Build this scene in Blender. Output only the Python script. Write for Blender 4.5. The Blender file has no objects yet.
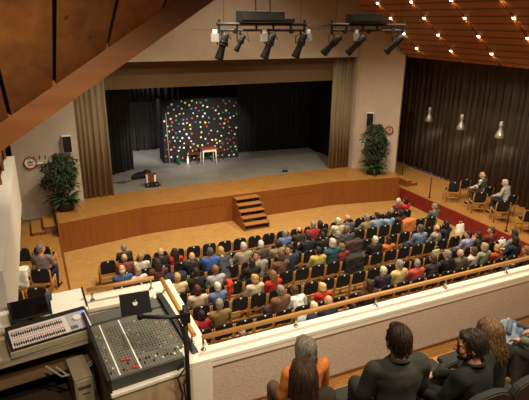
import bpy, bmesh, math, random
from mathutils import Vector, Matrix, noise, Quaternion
random.seed(7)
C = bpy.context.scene.collection
S = bpy.context.scene
PI = math.pi

# ------------------------------------------------------------------ camera, world, exposure
cam_d = bpy.data.cameras.new('camera'); cam = bpy.data.objects.new('camera', cam_d); C.objects.link(cam)
FW = Vector((0.39422772, 0.85789869, -0.32953655)); RT = Vector((0.90992939, -0.41466466, 0.00904035)); UP = Vector((0.12889146, 0.30341895, 0.94409954))
mw = Matrix(((RT.x, UP.x, -FW.x, 0), (RT.y, UP.y, -FW.y, 0), (RT.z, UP.z, -FW.z, 7.047), (0, 0, 0, 1)))
cam.matrix_world = mw
cam_d.sensor_fit = 'HORIZONTAL'; cam_d.sensor_width = 36; cam_d.lens = 36 * 514.007 / 529
cam_d.clip_start = 0.05; cam_d.clip_end = 100
S.camera = cam
W = bpy.data.worlds.new('world'); S.world = W; W.use_nodes = True
W.node_tree.nodes['Background'].inputs[0].default_value = (1.0, 0.74, 0.5, 1)
W.node_tree.nodes['Background'].inputs[1].default_value = 0.05
S.view_settings.view_transform = 'Standard'; S.view_settings.look = 'None'
S.view_settings.exposure = 0.0; S.view_settings.gamma = 1.0; S.view_settings.use_curve_mapping = False
WARM = (1.0, 0.84, 0.58)
P_HALL = 1150; P_BALC = 90; P_STAGE = 2600; P_PEND = 50; P_SMALL = 8

def spot(name, loc, target, power, angle=70, blend=.6, col=WARM, r=.08):
    l = bpy.data.lights.new(name, 'SPOT'); l.energy = power; l.color = col; l.spot_size = math.radians(angle); l.spot_blend = blend; l.shadow_soft_size = r
    o = bpy.data.objects.new(name, l); C.objects.link(o); o.location = loc
    o.rotation_euler = (Vector(target) - Vector(loc)).to_track_quat('-Z', 'Y').to_euler()
    return o
def bulb(name, loc, power, col=WARM, r=.1):
    l = bpy.data.lights.new(name, 'POINT'); l.energy = power; l.color = col; l.shadow_soft_size = r
    o = bpy.data.objects.new(name, l); C.objects.link(o); o.location = loc
    return o
# the hall's recessed ceiling downlights high up in the roof, out of the frame
for yy in (6.95, 10.45, 13.95):
    for xx in (3.4, 6.74, 10.0):
        z = 11.0 if xx == 6.74 else 8.6
        spot('hall_downlight', (xx, yy, z), (xx, yy + .6, 0), P_HALL, 115, .8, r=.15)
spot('hall_downlight', (1.2, 9.0, 6.5), (.8, 13.5, .5), P_HALL * .35, 110, .8, r=.15)
spot('hall_downlight', (12.6, 9.0, 6.2), (14.0, 12.5, .5), P_HALL * .35, 120, .8, r=.15)
# downlights in the plank ceiling above the balcony seats
for p, t in (((3.6, 2.2, 7.6), (3.6, 3.0, 3)), ((6.0, 1.6, 8.0), (5.2, 3.6, 3)), ((.4, 2.6, 7.3), (.4, 5.4, 3.4)), ((1.9, .8, 8.2), (2.2, 3.6, 3))):
    spot('balcony_downlight', p, t, P_BALC * 4, 110, .8, r=.1)

# ------------------------------------------------------------------ helpers
def srgb(r, g, b): return tuple(((c / 255) / 12.92 if c / 255 <= .04045 else ((c / 255 + .055) / 1.055) ** 2.4) for c in (r, g, b))
MC = {}
def M(name, col, rough=.6, metal=0., var=.0, scale=8., bump=0., emis=None, es=0., spec=.35, stretch=(1, 1, 1)):
    if name in MC: return MC[name]
    m = bpy.data.materials.new(name); m.use_nodes = True; MC[name] = m
    nt = m.node_tree; b = nt.nodes['Principled BSDF']
    b.inputs['Base Color'].default_value = (*col, 1); b.inputs['Roughness'].default_value = rough; b.inputs['Metallic'].default_value = metal
    b.inputs['Specular IOR Level'].default_value = spec
    if emis: b.inputs['Emission Color'].default_value = (*emis, 1); b.inputs['Emission Strength'].default_value = es
    if var or bump:
        tc = nt.nodes.new('ShaderNodeTexCoord'); mp = nt.nodes.new('ShaderNodeMapping'); mp.inputs['Scale'].default_value = stretch
        n = nt.nodes.new('ShaderNodeTexNoise'); n.inputs['Scale'].default_value = scale; n.inputs['Detail'].default_value = 5
        nt.links.new(tc.outputs['Object'], mp.inputs[0]); nt.links.new(mp.outputs[0], n.inputs['Vector'])
        if var:
            r = nt.nodes.new('ShaderNodeValToRGB'); e = r.color_ramp.elements
            e[0].position = .3; e[1].position = .7
            e[0].color = (*[c * (1 - var) for c in col], 1); e[1].color = (*[min(1, c * (1 + var)) for c in col], 1)
            nt.links.new(n.outputs['Fac'], r.inputs[0]); nt.links.new(r.outputs[0], b.inputs['Base Color'])
        if bump:
            bp = nt.nodes.new('ShaderNodeBump'); bp.inputs['Strength'].default_value = bump; bp.inputs['Distance'].default_value = .02
            nt.links.new(n.outputs['Fac'], bp.inputs['Height']); nt.links.new(bp.outputs[0], b.inputs['Normal'])
    return m
def M_brick(name, c1, c2, cm, w, h, rough=.4, rot=0., mortar=.004, offset=.5, spec=.35):
    """small wooden blocks laid flat (mosaic parquet)"""
    m = bpy.data.materials.new(name); m.use_nodes = True; nt = m.node_tree; b = nt.nodes['Principled BSDF']
    tc = nt.nodes.new('ShaderNodeTexCoord'); mp = nt.nodes.new('ShaderNodeMapping'); mp.inputs['Rotation'].default_value = (0, 0, rot)
    bt = nt.nodes.new('ShaderNodeTexBrick'); bt.offset = offset
    bt.inputs['Color1'].default_value = (*c1, 1); bt.inputs['Color2'].default_value = (*c2, 1); bt.inputs['Mortar'].default_value = (*cm, 1)
    bt.inputs['Scale'].default_value = 1; bt.inputs['Mortar Size'].default_value = mortar; bt.inputs['Brick Width'].default_value = w; bt.inputs['Row Height'].default_value = h
    n = nt.nodes.new('ShaderNodeTexNoise'); n.inputs['Scale'].default_value = 3.0; n.inputs['Detail'].default_value = 6
    mx = nt.nodes.new('ShaderNodeMixRGB'); mx.blend_type = 'MULTIPLY'; mx.inputs[0].default_value = .35
    nt.links.new(tc.outputs['Object'], mp.inputs[0]); nt.links.new(mp.outputs[0], bt.inputs['Vector']); nt.links.new(mp.outputs[0], n.inputs['Vector'])
    nt.links.new(bt.outputs['Color'], mx.inputs[1]); nt.links.new(n.outputs['Color'], mx.inputs[2])
    cr = nt.nodes.new('ShaderNodeRGBToBW'); nt.links.new(n.outputs['Color'], cr.inputs[0]); nt.links.new(cr.outputs[0], mx.inputs[2])
    nt.links.new(mx.outputs[0], b.inputs['Base Color']); b.inputs['Roughness'].default_value = rough; b.inputs['Specular IOR Level'].default_value = spec
    return m
def M_wood(name, c1, c2, axis='X', scale=6., lines=0., rough=.45, knots=False):
    """streaky wood grain running along one axis; lines > 0 adds narrow board joints across it"""
    m = bpy.data.materials.new(name); m.use_nodes = True; nt = m.node_tree; b = nt.nodes['Principled BSDF']
    tc = nt.nodes.new('ShaderNodeTexCoord'); mp = nt.nodes.new('ShaderNodeMapping')
    sc = [scale] * 3; sc['XYZ'.index(axis)] = scale * .06; mp.inputs['Scale'].default_value = sc
    n = nt.nodes.new('ShaderNodeTexNoise'); n.inputs['Scale'].default_value = 1; n.inputs['Detail'].default_value = 8; n.inputs['Distortion'].default_value = .6
    r = nt.nodes.new('ShaderNodeValToRGB'); r.color_ramp.elements[0].position = .3; r.color_ramp.elements[1].position = .7
    r.color_ramp.elements[0].color = (*c1, 1); r.color_ramp.elements[1].color = (*c2, 1)
    nt.links.new(tc.outputs['Object'], mp.inputs[0]); nt.links.new(mp.outputs[0], n.inputs['Vector']); nt.links.new(n.outputs['Fac'], r.inputs[0])
    out = r.outputs[0]
    if lines:
        sx = nt.nodes.new('ShaderNodeSeparateXYZ'); nt.links.new(tc.outputs['Object'], sx.inputs[0])
        md = nt.nodes.new('ShaderNodeMath'); md.operation = 'PINGPONG'; md.inputs[1].default_value = lines
        nt.links.new(sx.outputs['X'], md.inputs[0])
        gt = nt.nodes.new('ShaderNodeMath'); gt.operation = 'LESS_THAN'; gt.inputs[1].default_value = lines * .22
        nt.links.new(md.outputs[0], gt.inputs[0])
        mx = nt.nodes.new('ShaderNodeMixRGB'); mx.inputs[2].default_value = (*[c * .42 for c in c1], 1)
        nt.links.new(gt.outputs[0], mx.inputs[0]); nt.links.new(out, mx.inputs[1]); out = mx.outputs[0]
    if knots:
        v = nt.nodes.new('ShaderNodeTexVoronoi'); v.inputs['Scale'].default_value = 4.2
        mp2 = nt.nodes.new('ShaderNodeMapping'); mp2.inputs['Scale'].default_value = (1, .6, .6); nt.links.new(tc.outputs['Object'], mp2.inputs[0]); nt.links.new(mp2.outputs[0], v.inputs['Vector'])
        r2 = nt.nodes.new('ShaderNodeValToRGB'); r2.color_ramp.elements[0].position = .05; r2.color_ramp.elements[1].position = .095
        r2.color_ramp.elements[0].color = (1, 1, 1, 1); r2.color_ramp.elements[1].color = (0, 0, 0, 1)
        nt.links.new(v.outputs['Distance'], r2.inputs[0])
        mx = nt.nodes.new('ShaderNodeMixRGB'); mx.inputs[2].default_value = (*[c * .18 for c in c1], 1)
        nt.links.new(r2.outputs[0], mx.inputs[0]); nt.links.new(out, mx.inputs[1]); out = mx.outputs[0]
    nt.links.new(out, b.inputs['Base Color']); b.inputs['Roughness'].default_value = rough; b.inputs['Specular IOR Level'].default_value = .3
    return m

def box(bm, x0, x1, y0, y1, z0, z1, bev=0., mi=0, mat=None):
    vs = [bm.verts.new((x, y, z)) for x in (x0, x1) for y in (y0, y1) for z in (z0, z1)]
    fs = []
    for q in ((0, 1, 3, 2), (4, 6, 7, 5), (0, 4, 5, 1), (2, 3, 7, 6), (0, 2, 6, 4), (1, 5, 7, 3)):
        f = bm.faces.new([vs[i] for i in q]); f.material_index = mi; fs.append(f)
    if bev:
        es = list({e for f in fs for e in f.edges})
        r = bmesh.ops.bevel(bm, geom=es, offset=bev, segments=2, profile=.6, affect='EDGES')
        for f in r['faces']: f.material_index = mi
        vs = list({v for f in r['faces'] for v in f.verts} | {v for v in vs if v.is_valid})
    if mat is not None: bmesh.ops.transform(bm, matrix=mat, verts=[v for v in vs if v.is_valid])
    return vs
def tube(bm, p0, p1, r0, r1=None, seg=10, mi=0, caps=True):
    p0 = Vector(p0); p1 = Vector(p1); r1 = r0 if r1 is None else r1
    d = (p1 - p0).normalized(); a = d.orthogonal().normalized(); b = d.cross(a)
    A = [bm.verts.new(p0 + (a * math.cos(t) + b * math.sin(t)) * r0) for t in [2 * PI * i / seg for i in range(seg)]]
    B = [bm.verts.new(p1 + (a * math.cos(t) + b * math.sin(t)) * r1) for t in [2 * PI * i / seg for i in range(seg)]]
    for i in range(seg):
        f = bm.faces.new((A[i], A[(i + 1) % seg], B[(i + 1) % seg], B[i])); f.material_index = mi; f.smooth = True
    if caps:
        bm.faces.new(A[::-1]).material_index = mi; bm.faces.new(B).material_index = mi
def path_tube(bm, pts, rs, seg=6, mi=0):
    pts = [Vector(p) for p in pts]
    if not hasattr(rs, '__len__'): rs = [rs] * len(pts)
    prev = None; a = None
    for i, p in enumerate(pts):
        d = (pts[min(i + 1, len(pts) - 1)] - pts[max(i - 1, 0)]).normalized()
        if a is None: a = d.orthogonal().normalized()
        else: a = (a - d * a.dot(d)); a = a.normalized() if a.length > 1e-6 else d.orthogonal().normalized()
        b = d.cross(a)
        ring = [bm.verts.new(p + (a * math.cos(t) + b * math.sin(t)) * rs[i]) for t in [2 * PI * k / seg for k in range(seg)]]
        if prev:
            for k in range(seg):
                f = bm.faces.new((prev[k], prev[(k + 1) % seg], ring[(k + 1) % seg], ring[k])); f.smooth = True; f.material_index = mi
        else: bm.faces.new(ring[::-1]).material_index = mi
        prev = ring
    bm.faces.new(prev).material_index = mi
def lathe(bm, prof, c=(0, 0, 0), seg=20, mi=0):
    c = Vector(c); prev = None
    for (r, z) in prof:
        ring = [bm.verts.new(c + Vector((max(r, 1e-4) * math.cos(2 * PI * i / seg), max(r, 1e-4) * math.sin(2 * PI * i / seg), z))) for i in range(seg)]
        if prev:
            for i in range(seg):
                f = bm.faces.new((prev[i], prev[(i + 1) % seg], ring[(i + 1) % seg], ring[i])); f.smooth = True; f.material_index = mi
        else: bm.faces.new(ring[::-1]).material_index = mi
        prev = ring
    bm.faces.new(prev).material_index = mi
def ell(bm, c, r, mat=None, u=16, v=10, mi=0):
    m = Matrix.Translation(Vector(c)) @ (mat or Matrix.Identity(4)) @ Matrix.Diagonal((*r, 1))
    res = bmesh.ops.create_uvsphere(bm, u_segments=u, v_segments=v, radius=1, matrix=m)
    for vv in res['verts']:
        for f in vv.link_faces: f.smooth = True; f.material_index = mi
    return res['verts']
def rc(bm, p0, p1, r0, r1, seg=12):
    """tapered limb with round ends, closed"""
    p0 = Vector(p0); p1 = Vector(p1); L = (p1 - p0).length; d = (p1 - p0).normalized()
    n = 4; pts = []; rs = []
    for i in range(n):
        a = PI / 2 * i / n; pts.append(p0 - d * r0 * math.cos(a)); rs.append(max(r0 * math.sin(a), .0004))
    pts += [p0, p1]; rs += [r0, r1]
    for i in range(n - 1, -1, -1):
        a = PI / 2 * i / n; pts.append(p1 + d * r1 * math.cos(a)); rs.append(max(r1 * math.sin(a), .0004))
    path_tube(bm, pts, rs, seg)
def loft(bm, rings, seg=20):
    prev = None
    for (c, rx, ry) in rings:
        ring = [bm.verts.new(Vector(c) + Vector((rx * math.cos(2 * PI * i / seg), ry * math.sin(2 * PI * i / seg), 0))) for i in range(seg)]
        if prev:
            for i in range(seg): bm.faces.new((prev[i], prev[(i + 1) % seg], ring[(i + 1) % seg], ring[i])).smooth = True
        else: bm.faces.new(ring[::-1])
        prev = ring
    bm.faces.new(prev)
def prism(bm, poly, z0, z1, mi=0, side=None):
    A = [bm.verts.new((x, y, z0)) for x, y in poly]; B = [bm.verts.new((x, y, z1)) for x, y in poly]; n = len(poly)
    bm.faces.new(A[::-1]).material_index = mi; bm.faces.new(B).material_index = mi
    for i in range(n): bm.faces.new((A[i], A[(i + 1) % n], B[(i + 1) % n], B[i])).material_index = mi if side is None else side
def mesh_of(bm, name, mats, smooth=False):
    bmesh.ops.recalc_face_normals(bm, faces=bm.faces)
    me = bpy.data.meshes.new(name); bm.to_mesh(me); bm.free()
    for m in (mats if isinstance(mats, (list, tuple)) else [mats]): me.materials.append(m)
    if smooth:
        for p in me.polygons: p.use_smooth = True
    return me
def obj(name, bm, mats, parent=None, loc=None, rot=None):
    me = bm if isinstance(bm, bpy.types.Mesh) else mesh_of(bm, name, mats)
    o = bpy.data.objects.new(name, me); C.objects.link(o)
    if parent: o.parent = parent
    if loc is not None: o.location = loc
    if rot is not None: o.rotation_euler = rot
    return o
def tag(o, label, cat, group=None, kind=None):
    o['label'] = label; o['category'] = cat
    if group: o['group'] = group
    if kind: o['kind'] = kind
    return o
def thing(name, label, cat, loc=(0, 0, 0), rz=0, group=None):
    o = bpy.data.objects.new(name, None); C.objects.link(o); o.location = loc; o.rotation_euler = (0, 0, rz); o.empty_display_size = .1
    return tag(o, label, cat, group)
def struct(name, bm, mats, parent=None, label=None, cat=None):
    o = obj(name, bm, mats, parent)
    if not parent: o['kind'] = 'structure'
    if label: o['label'] = label
    if cat: o['category'] = cat
    return o
def dup(root, loc, rz=0, label=None, group=None, cat=None):
    r = root.copy(); C.objects.link(r); r.location = loc; r.rotation_euler = (0, 0, rz)
    if label: r['label'] = label
    if group: r['group'] = group
    for ch in list(root.children):
        c = ch.copy(); C.objects.link(c); c.parent = r
        for g in list(ch.children):
            d = g.copy(); C.objects.link(d); d.parent = c
    return r
def B(): return bmesh.new()
def pleats(bm, p0, p1, z0, z1, wave=.16, amp=.05, th=.03, step=.02, jit=.4, seed=1):
    """a hanging pleated curtain with real thickness from p0 to p1"""
    rnd = random.Random(seed); p0 = Vector((*p0, 0)); p1 = Vector((*p1, 0)); L = (p1 - p0).length; d = (p1 - p0) / L; n = Vector((-d.y, d.x, 0))
    k = int(L / step) + 1; ph = 0; F = []; Bk = []
    for i in range(k + 1):
        s = L * i / k; ph += step / wave * 2 * PI * (1 + jit * math.sin(s * 3.1 + seed) * .6)
        off = amp * (math.sin(ph) + .35 * math.sin(ph * .37 + 1.3))
        a = p0 + d * s + n * off; b = a - n * th
        F.append((bm.verts.new((a.x, a.y, z0)), bm.verts.new((a.x, a.y, z1)))); Bk.append((bm.verts.new((b.x, b.y, z0)), bm.verts.new((b.x, b.y, z1))))
    for i in range(k):
        for q in ((F[i][0], F[i + 1][0], F[i + 1][1], F[i][1]), (Bk[i + 1][0], Bk[i][0], Bk[i][1], Bk[i + 1][1]), (F[i][1], F[i + 1][1], Bk[i + 1][1], Bk[i][1]), (F[i + 1][0], F[i][0], Bk[i][0], Bk[i + 1][0])):
            f = bm.faces.new(q); f.smooth = True
    for i in (0, k): bm.faces.new((F[i][0], F[i][1], Bk[i][1], Bk[i][0]))
def frame_mat(o, x, y):
    """matrix with columns x, y, x cross y at o"""
    x = Vector(x).normalized(); y = Vector(y); y = (y - x * y.dot(x)).normalized(); z = x.cross(y)
    return Matrix(((x.x, y.x, z.x, o[0]), (x.y, y.y, z.y, o[1]), (x.z, y.z, z.z, o[2]), (0, 0, 0, 1)))

# ------------------------------------------------------------------ materials
m_floor = M_brick('parquet_floor', (.62, .36, .13), (.50, .27, .085), (.34, .18, .06), .16, .045, .38)
m_stagetop = M_brick('parquet_stage', (.54, .265, .075), (.43, .20, .05), (.28, .13, .035), .16, .045, .38)
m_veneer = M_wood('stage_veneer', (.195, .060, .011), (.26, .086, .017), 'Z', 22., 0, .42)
m_veneerX = M_wood('step_veneer', (.30, .125, .035), (.40, .175, .05), 'X', 18., 0, .42)
m_roof = M_wood('ceiling_slats', (.26, .088, .025), (.36, .13, .038), 'Y', 10., .12, .5)
m_pine = M_wood('pine_planks', (.14, .044, .009), (.26, .098, .021), 'Y', 8., 0, .5, knots=True)
m_beam = M_wood('pine_beam', (.17, .056, .012), (.22, .077, .017), 'X', 9., 0, .5)
m_rail = M_wood('handrail_wood', (.44, .20, .058), (.54, .27, .085), 'X', 14., 0, .35)
m_chairwood = M_wood('chair_beech', (.42, .20, .062), (.52, .26, .085), 'Z', 14., 0, .4)
m_brownwood = M_wood('dark_brown_wood', (.16, .06, .02), (.23, .09, .03), 'Z', 14., 0, .4)
m_wallw = M('plaster_front', (.56, .46, .37), .9, var=.05, scale=3)
m_plaster = M('plaster_left', (.50, .43, .37), .9, var=.06, scale=3)
m_parapet = M('parapet_render', (.54, .445, .37), .95, var=.12, scale=38, bump=.35)
m_white = M('white_paint', (.80, .74, .66), .5, var=.03, scale=6)
m_red = M('red_panel', (.20, .016, .012), .55, var=.15, scale=5)
m_greyfloor = M('grey_stage_floor', (.235, .23, .225), .35, var=.10, scale=2.2)
m_black = M('black_paint', (.012, .012, .012), .5)
m_dark = M('dark_void', (.01, .009, .008), .9)
m_blackcloth = M('black_cloth', (.012, .012, .014), .9, var=.2, scale=20)
m_drape = M('beige_drape', (.27, .205, .135), .9, var=.15, scale=7, stretch=(1, 1, .1))
m_sidecurtain = M('brown_grey_curtain', (.115, .090, .070), .9, var=.2, scale=7, stretch=(1, 1, .1))
m_backcurtain = M('charcoal_curtain', (.035, .035, .037), .9, var=.2, scale=7, stretch=(1, 1, .1))
m_greycurtain = M('grey_back_curtain', (.17, .165, .165), .9, var=.2, scale=7, stretch=(1, 1, .1))
m_valance = M('valance_fabric', (.145, .09, .048), .9, var=.05, scale=4)
m_steel = M('brushed_steel', (.55, .53, .50), .3, 1.)
m_darkmetal = M('dark_metal', (.03, .03, .032), .4, .6)
m_upholst = M('black_upholstery', (.014, .013, .013), .85, var=.2, scale=30)
m_tagw = M('white_plastic', (.82, .82, .80), .4)
m_paper = M('white_paper', (.80, .78, .74), .7)
m_leaf = M('leaf_green', (.022, .040, .014), .5, var=.5, scale=9)
m_leaf2 = M('broad_leaf_green', (.02, .055, .014), .4, var=.4, scale=6)
m_bark = M('bark', (.10, .07, .045), .9)
m_pot = M('dark_planter', (.025, .014, .012), .5)
m_redring = M('red_ring', (.40, .022, .015), .4)
m_skin = M('skin', (.56, .30, .19), .5, var=.06, scale=12)
m_shoe = M('black_shoe', (.012, .011, .010), .4)
m_trou = [M('black_trousers', (.018, .018, .02), .85), M('navy_trousers', (.02, .024, .04), .85), M('grey_trousers', (.06, .06, .06), .85), M('brown_trousers', (.07, .045, .03), .85)]
# ------------------------------------------------------------------ setting: hall
b = B(); box(b, -5, 17.2, -3, 27, -.3, 0); struct('floor', b, m_floor)
b = B(); box(b, -5, 17.2, -3.3, -3, -.3, 13); struct('wall_back', b, m_plaster)
b = B(); box(b, -5.3, -5, -3, 27, -.3, 13); struct('wall_left', b, m_plaster)
b = B(); box(b, 16.95, 17.2, -3, 27, -.3, 13); struct('wall_right', b, m_wallw)
# front wall: left pier, header, right pier, canted right wing
b = B(); box(b, -.70, 1.36, 18.2, 18.6, .0, 12); struct('wall_front_left', b, m_plaster)
b = B(); box(b, 1.36, 12.44, 18.1, 18.6, 5.69, 12); struct('wall_front_header', b, m_wallw)
b = B(); prism(b, [(12.47, 18.1), (12.6, 18.1), (13.83, 16.86), (14.0, 17.0), (12.75, 18.6), (12.47, 18.6)], .0, 10.5); struct('wall_front_right', b, m_wallw)
b = B(); box(b, -5, -.70, 21, 21.3, 0, 12); box(b, -.9, -.7, 18.6, 21, 0, 12); struct('wall_recess', b, m_dark)
b = B(); box(b, 14.0, 16.95, 20.6, 20.9, 0, 12); struct('wall_side_aisle', b, m_sidecurtain)
# stage platform with a concave veneered front
front = [(.374, 16.20), (3.09, 16.68), (10.72, 16.68), (13.53, 16.15)]
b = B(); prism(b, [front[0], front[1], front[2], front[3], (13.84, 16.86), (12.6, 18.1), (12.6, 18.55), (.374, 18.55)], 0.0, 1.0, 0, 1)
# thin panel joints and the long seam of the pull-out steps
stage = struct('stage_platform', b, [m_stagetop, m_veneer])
b = B()
for (x, y) in ((3.09, 16.68), (10.72, 16.68)): box(b, x - .012, x + .012, y - .012, y + .02, .02, .985)
box(b, 3.35, 6.2, 16.672, 16.70, .70, .715); box(b, 7.5, 10.5, 16.672, 16.70, .70, .715)
box(b, 10.49, 10.51, 16.672, 16.70, .05, .72)
obj('panel_joint', b, m_brownwood, stage)
b = B(); prism(b, [(1.3, 18.5), (12.6, 18.5), (12.6, 25.6), (1.3, 25.6)], 0, 1.004); struct('floor_stage', b, m_greyfloor)
b = B(); box(b, .9, 13.0, 25.5, 25.8, 0, 9); struct('wall_stage_back', b, m_dark)
b = B(); box(b, .9, 1.25, 18.6, 25.6, 0, 9); struct('wall_stage_left', b, m_dark)
b = B(); box(b, 12.75, 13.0, 18.6, 25.6, 0, 9); struct('wall_stage_right', b, m_dark)
b = B(); box(b, .9, 13.0, 18.6, 25.8, 7.2, 7.4); struct('ceiling_stage', b, m_dark)
# side platforms
b = B(); box(b, 13.65, 16.95, -2, 20.6, 0, .56); sp = struct('side_platform_right', b, m_stagetop)
b = B(); box(b, 13.625, 13.655, -2, 16.15, 0.0, .545); obj('red_front', b, m_red, sp)
b = B()
for yy in (15.2, 13.7, 12.2, 10.7, 9.2): box(b, 13.618, 13.63, yy - .006, yy + .006, .01, .54)
obj('panel_joint', b, m_black, sp)
b = B(); box(b, -5, .36, 4, 18.2, 0, .56); spl = struct('side_platform_left', b, m_stagetop)
b = B(); box(b, .345, .385, 6.6, 16.2, 0, .60); obj('edge_board', b, m_brownwood, spl)
b = B(); box(b, .345, .385, 16.2, 18.2, .5, 1.03); obj('edge_board', b, m_brownwood, stage)
# wooden steps left (two treads up to the stage) and right
def steps(name, label, boxes, mats, loc):
    t = thing(name, label, 'steps', loc)
    for i, bx in enumerate(boxes):
        bb = B(); box(bb, *bx[:6], .01); obj('tread', bb, mats[0], t)
        bb = B(); x0, x1, y0, y1, z0, z1 = bx[:6]; box(bb, x0 + .02, x1 - .02, y0 + .02, y1 - .01, bx[6], z0); obj('riser', bb, mats[1], t)
    return t
steps('stage_steps', 'two light wooden steps beside the left wall up to the stage', [(-.42, -.04, -.55, .55, .10, .145, 0), (-.06, .34, -.55, .55, .245, .29, 0)], (m_stagetop, m_brownwood), (0, 17.1, .56))
steps('stage_steps', 'two wooden steps from the stage down to the right side platform', [(-.01, .30, -.36, .36, .245, .29, 0), (.28, .60, -.36, .36, .10, .145, 0)], (m_veneerX, m_veneer), (13.86, 16.42, .56))
# open stair from hall floor to stage
t = thing('stage_stair', 'five tread wooden stair in front of the stage centre', 'steps', (6.9, 16.66, 0))
n = 5
for i in range(n):
    z = .93 - i * .172; y1 = -.0 - i * .215
    b = B(); box(b, -.50, .44, y1 - .30, y1, z - .035, z, .006); obj('tread', b, m_veneerX, t)
    b = B(); box(b, -.46, .40, y1 - .03, y1 - .01, max(0, z - .172), z - .035); obj('riser', b, m_black, t)
for x in (-.52, .42):
    b = B()
    pts = [(0, 0), (0, .93)]
    for i in range(n): pts += [(-(i) * .215 - .26, .93 - i * .172), (-(i) * .215 - .26, .93 - i * .172 - .172 if i < n - 1 else 0)]
    A = [b.verts.new((x, y, z)) for y, z in pts]; Bv = [b.verts.new((x + .03, y, z)) for y, z in pts]
    b.faces.new(A); b.faces.new(Bv[::-1])
    for i in range(len(pts)): b.faces.new((A[i], A[(i + 1) % len(pts)], Bv[(i + 1) % len(pts)], Bv[i]))
    obj('stringer', b, m_veneer, t)
# proscenium drapes, valance, stage curtains
b = B(); pleats(b, (1.38, 18.36), (2.42, 18.40), 1.0, 5.72, .17, .055, .03, seed=2); tag(obj('stage_curtain', b, m_drape), 'beige pleated drape at the left edge of the stage opening', 'curtain')
b = B(); pleats(b, (11.5, 18.40), (12.46, 18.36), 1.0, 5.72, .17, .055, .03, seed=5); tag(obj('stage_curtain', b, m_drape), 'beige pleated drape at the right edge of the stage opening', 'curtain')
b = B(); box(b, 1.3, 12.5, 18.47, 18.53, 4.755, 5.9); tag(obj('valance', b, m_valance), 'plain brown valance across the top of the stage opening', 'valance')
b = B(); pleats(b, (1.3, 24.9), (12.7, 24.9), 1.0, 7.0, .22, .06, .03, seed=3); tag(obj('back_curtain', b, m_greycurtain), 'grey curtain across the back of the stage behind the dotted screen', 'curtain')
b = B(); pleats(b, (2.0, 20.6), (3.75, 21.6), 1.0, 7.0, .2, .06, .03, seed=8); tag(obj('wing_curtain', b, m_backcurtain), 'dark wing curtain on the left of the stage', 'curtain')
b = B(); pleats(b, (8.9, 22.6), (12.7, 22.2), 1.0, 7.0, .2, .06, .03, seed=9); tag(obj('wing_curtain', b, m_backcurtain), 'dark wing curtain to the right of the dotted screen', 'curtain')
b = B(); pleats(b, (1.3, 23.4), (12.7, 23.4), 3.55, 7.0, .25, .05, .03, seed=10); tag(obj('border_curtain', b, m_backcurtain), 'black border curtain hanging above the dotted screen', 'curtain')
b = B(); pleats(b, (16.25, 4.0), (16.25, 20.5), .58, 9.0, .30, .075, .03, seed=12); tag(obj('wall_curtain', b, m_sidecurtain), 'floor length brown grey curtain along the right side wall', 'curtain')
b = B(); box(b, 16.10, 16.14, 15.5, 18.7, .562, .60); tag(obj('fabric_strip', b, M('blue_strip', (.05, .06, .22), .7)), 'narrow blue strip along the foot of the right curtain', 'strip')

# ------------------------------------------------------------------ roof over the hall
K = .8; XE = 13.83; ZE = 5.75; XR = 6.74; ZR = ZE + K * (XE - XR)
def yfront(x): return 17.38 - .277 * (x - 11.31) if x > 9 else 18.0
GY = [15.7 + 1.75, 15.7, 13.95, 12.2, 10.45, 8.7, 6.95, 5.2]
def roof_panel(name, y0, y1, side):
    b = B()
    def P(x, y, dz): return b.verts.new((x if side > 0 else 2 * XR - x, y, ZE + K * (XE - x) + dz))
    for dz in (0,):
        lo = []; hi = []
        for x in (XE, XR):
            for y in (y0, y1):
                yy = min(y, yfront(x)) if side > 0 else y
                lo.append(P(x, yy, 0)); hi.append(P(x, yy, .12))
        for q in ((0, 1, 3, 2),): b.faces.new([lo[i] for i in q]); b.faces.new([hi[i] for i in q[::-1]])
        for i, j in ((0, 1), (1, 3), (3, 2), (2, 0)): b.faces.new((lo[i], lo[j], hi[j], hi[i]))
    return b
ceil = None
for side in (1, -1):
    bb = B(); bx = B()
    for i in range(len(GY) - (1 if side > 0 else 2)):
        y1 = GY[i] - .045; y0 = GY[i + 1] + .045
        tmp = roof_panel('p', y0, y1, side)
        me = bpy.data.meshes.new('t'); tmp.to_mesh(me); tmp.free(); bb.from_mesh(me); bpy.data.meshes.remove(me)
    o = struct('ceiling' if side > 0 else 'ceiling_left_slope', bb, m_roof)
    # board closing the gaps between the panels
    b = B()
    for dz in (.10,):
        xs = (XE, XR)
        v = [b.verts.new((x if side > 0 else 2 * XR - x, y, ZE + K * (XE - x) + z)) for z in (.13, .2) for x in xs for y in ((5.0 if side > 0 else 6.95), 17.0)]
        for q in ((0, 1, 3, 2), (4, 6, 7, 5), (0, 4, 5, 1), (2, 3, 7, 6), (0, 2, 6, 4), (1, 5, 7, 3)): b.faces.new([v[i] for i in q])
    obj('gap_board', b, M('gap_wood', (.05, .018, .006), .7), o)
b = B(); box(b, -5, 17, -3, 27, 12.5, 12.7); struct('ceiling_upper', b, m_dark)
b = B(); box(b, 13.75, 16.95, -2, 20.6, 9.0, 9.1); struct('ceiling_side_aisle', b, m_dark)
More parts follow.
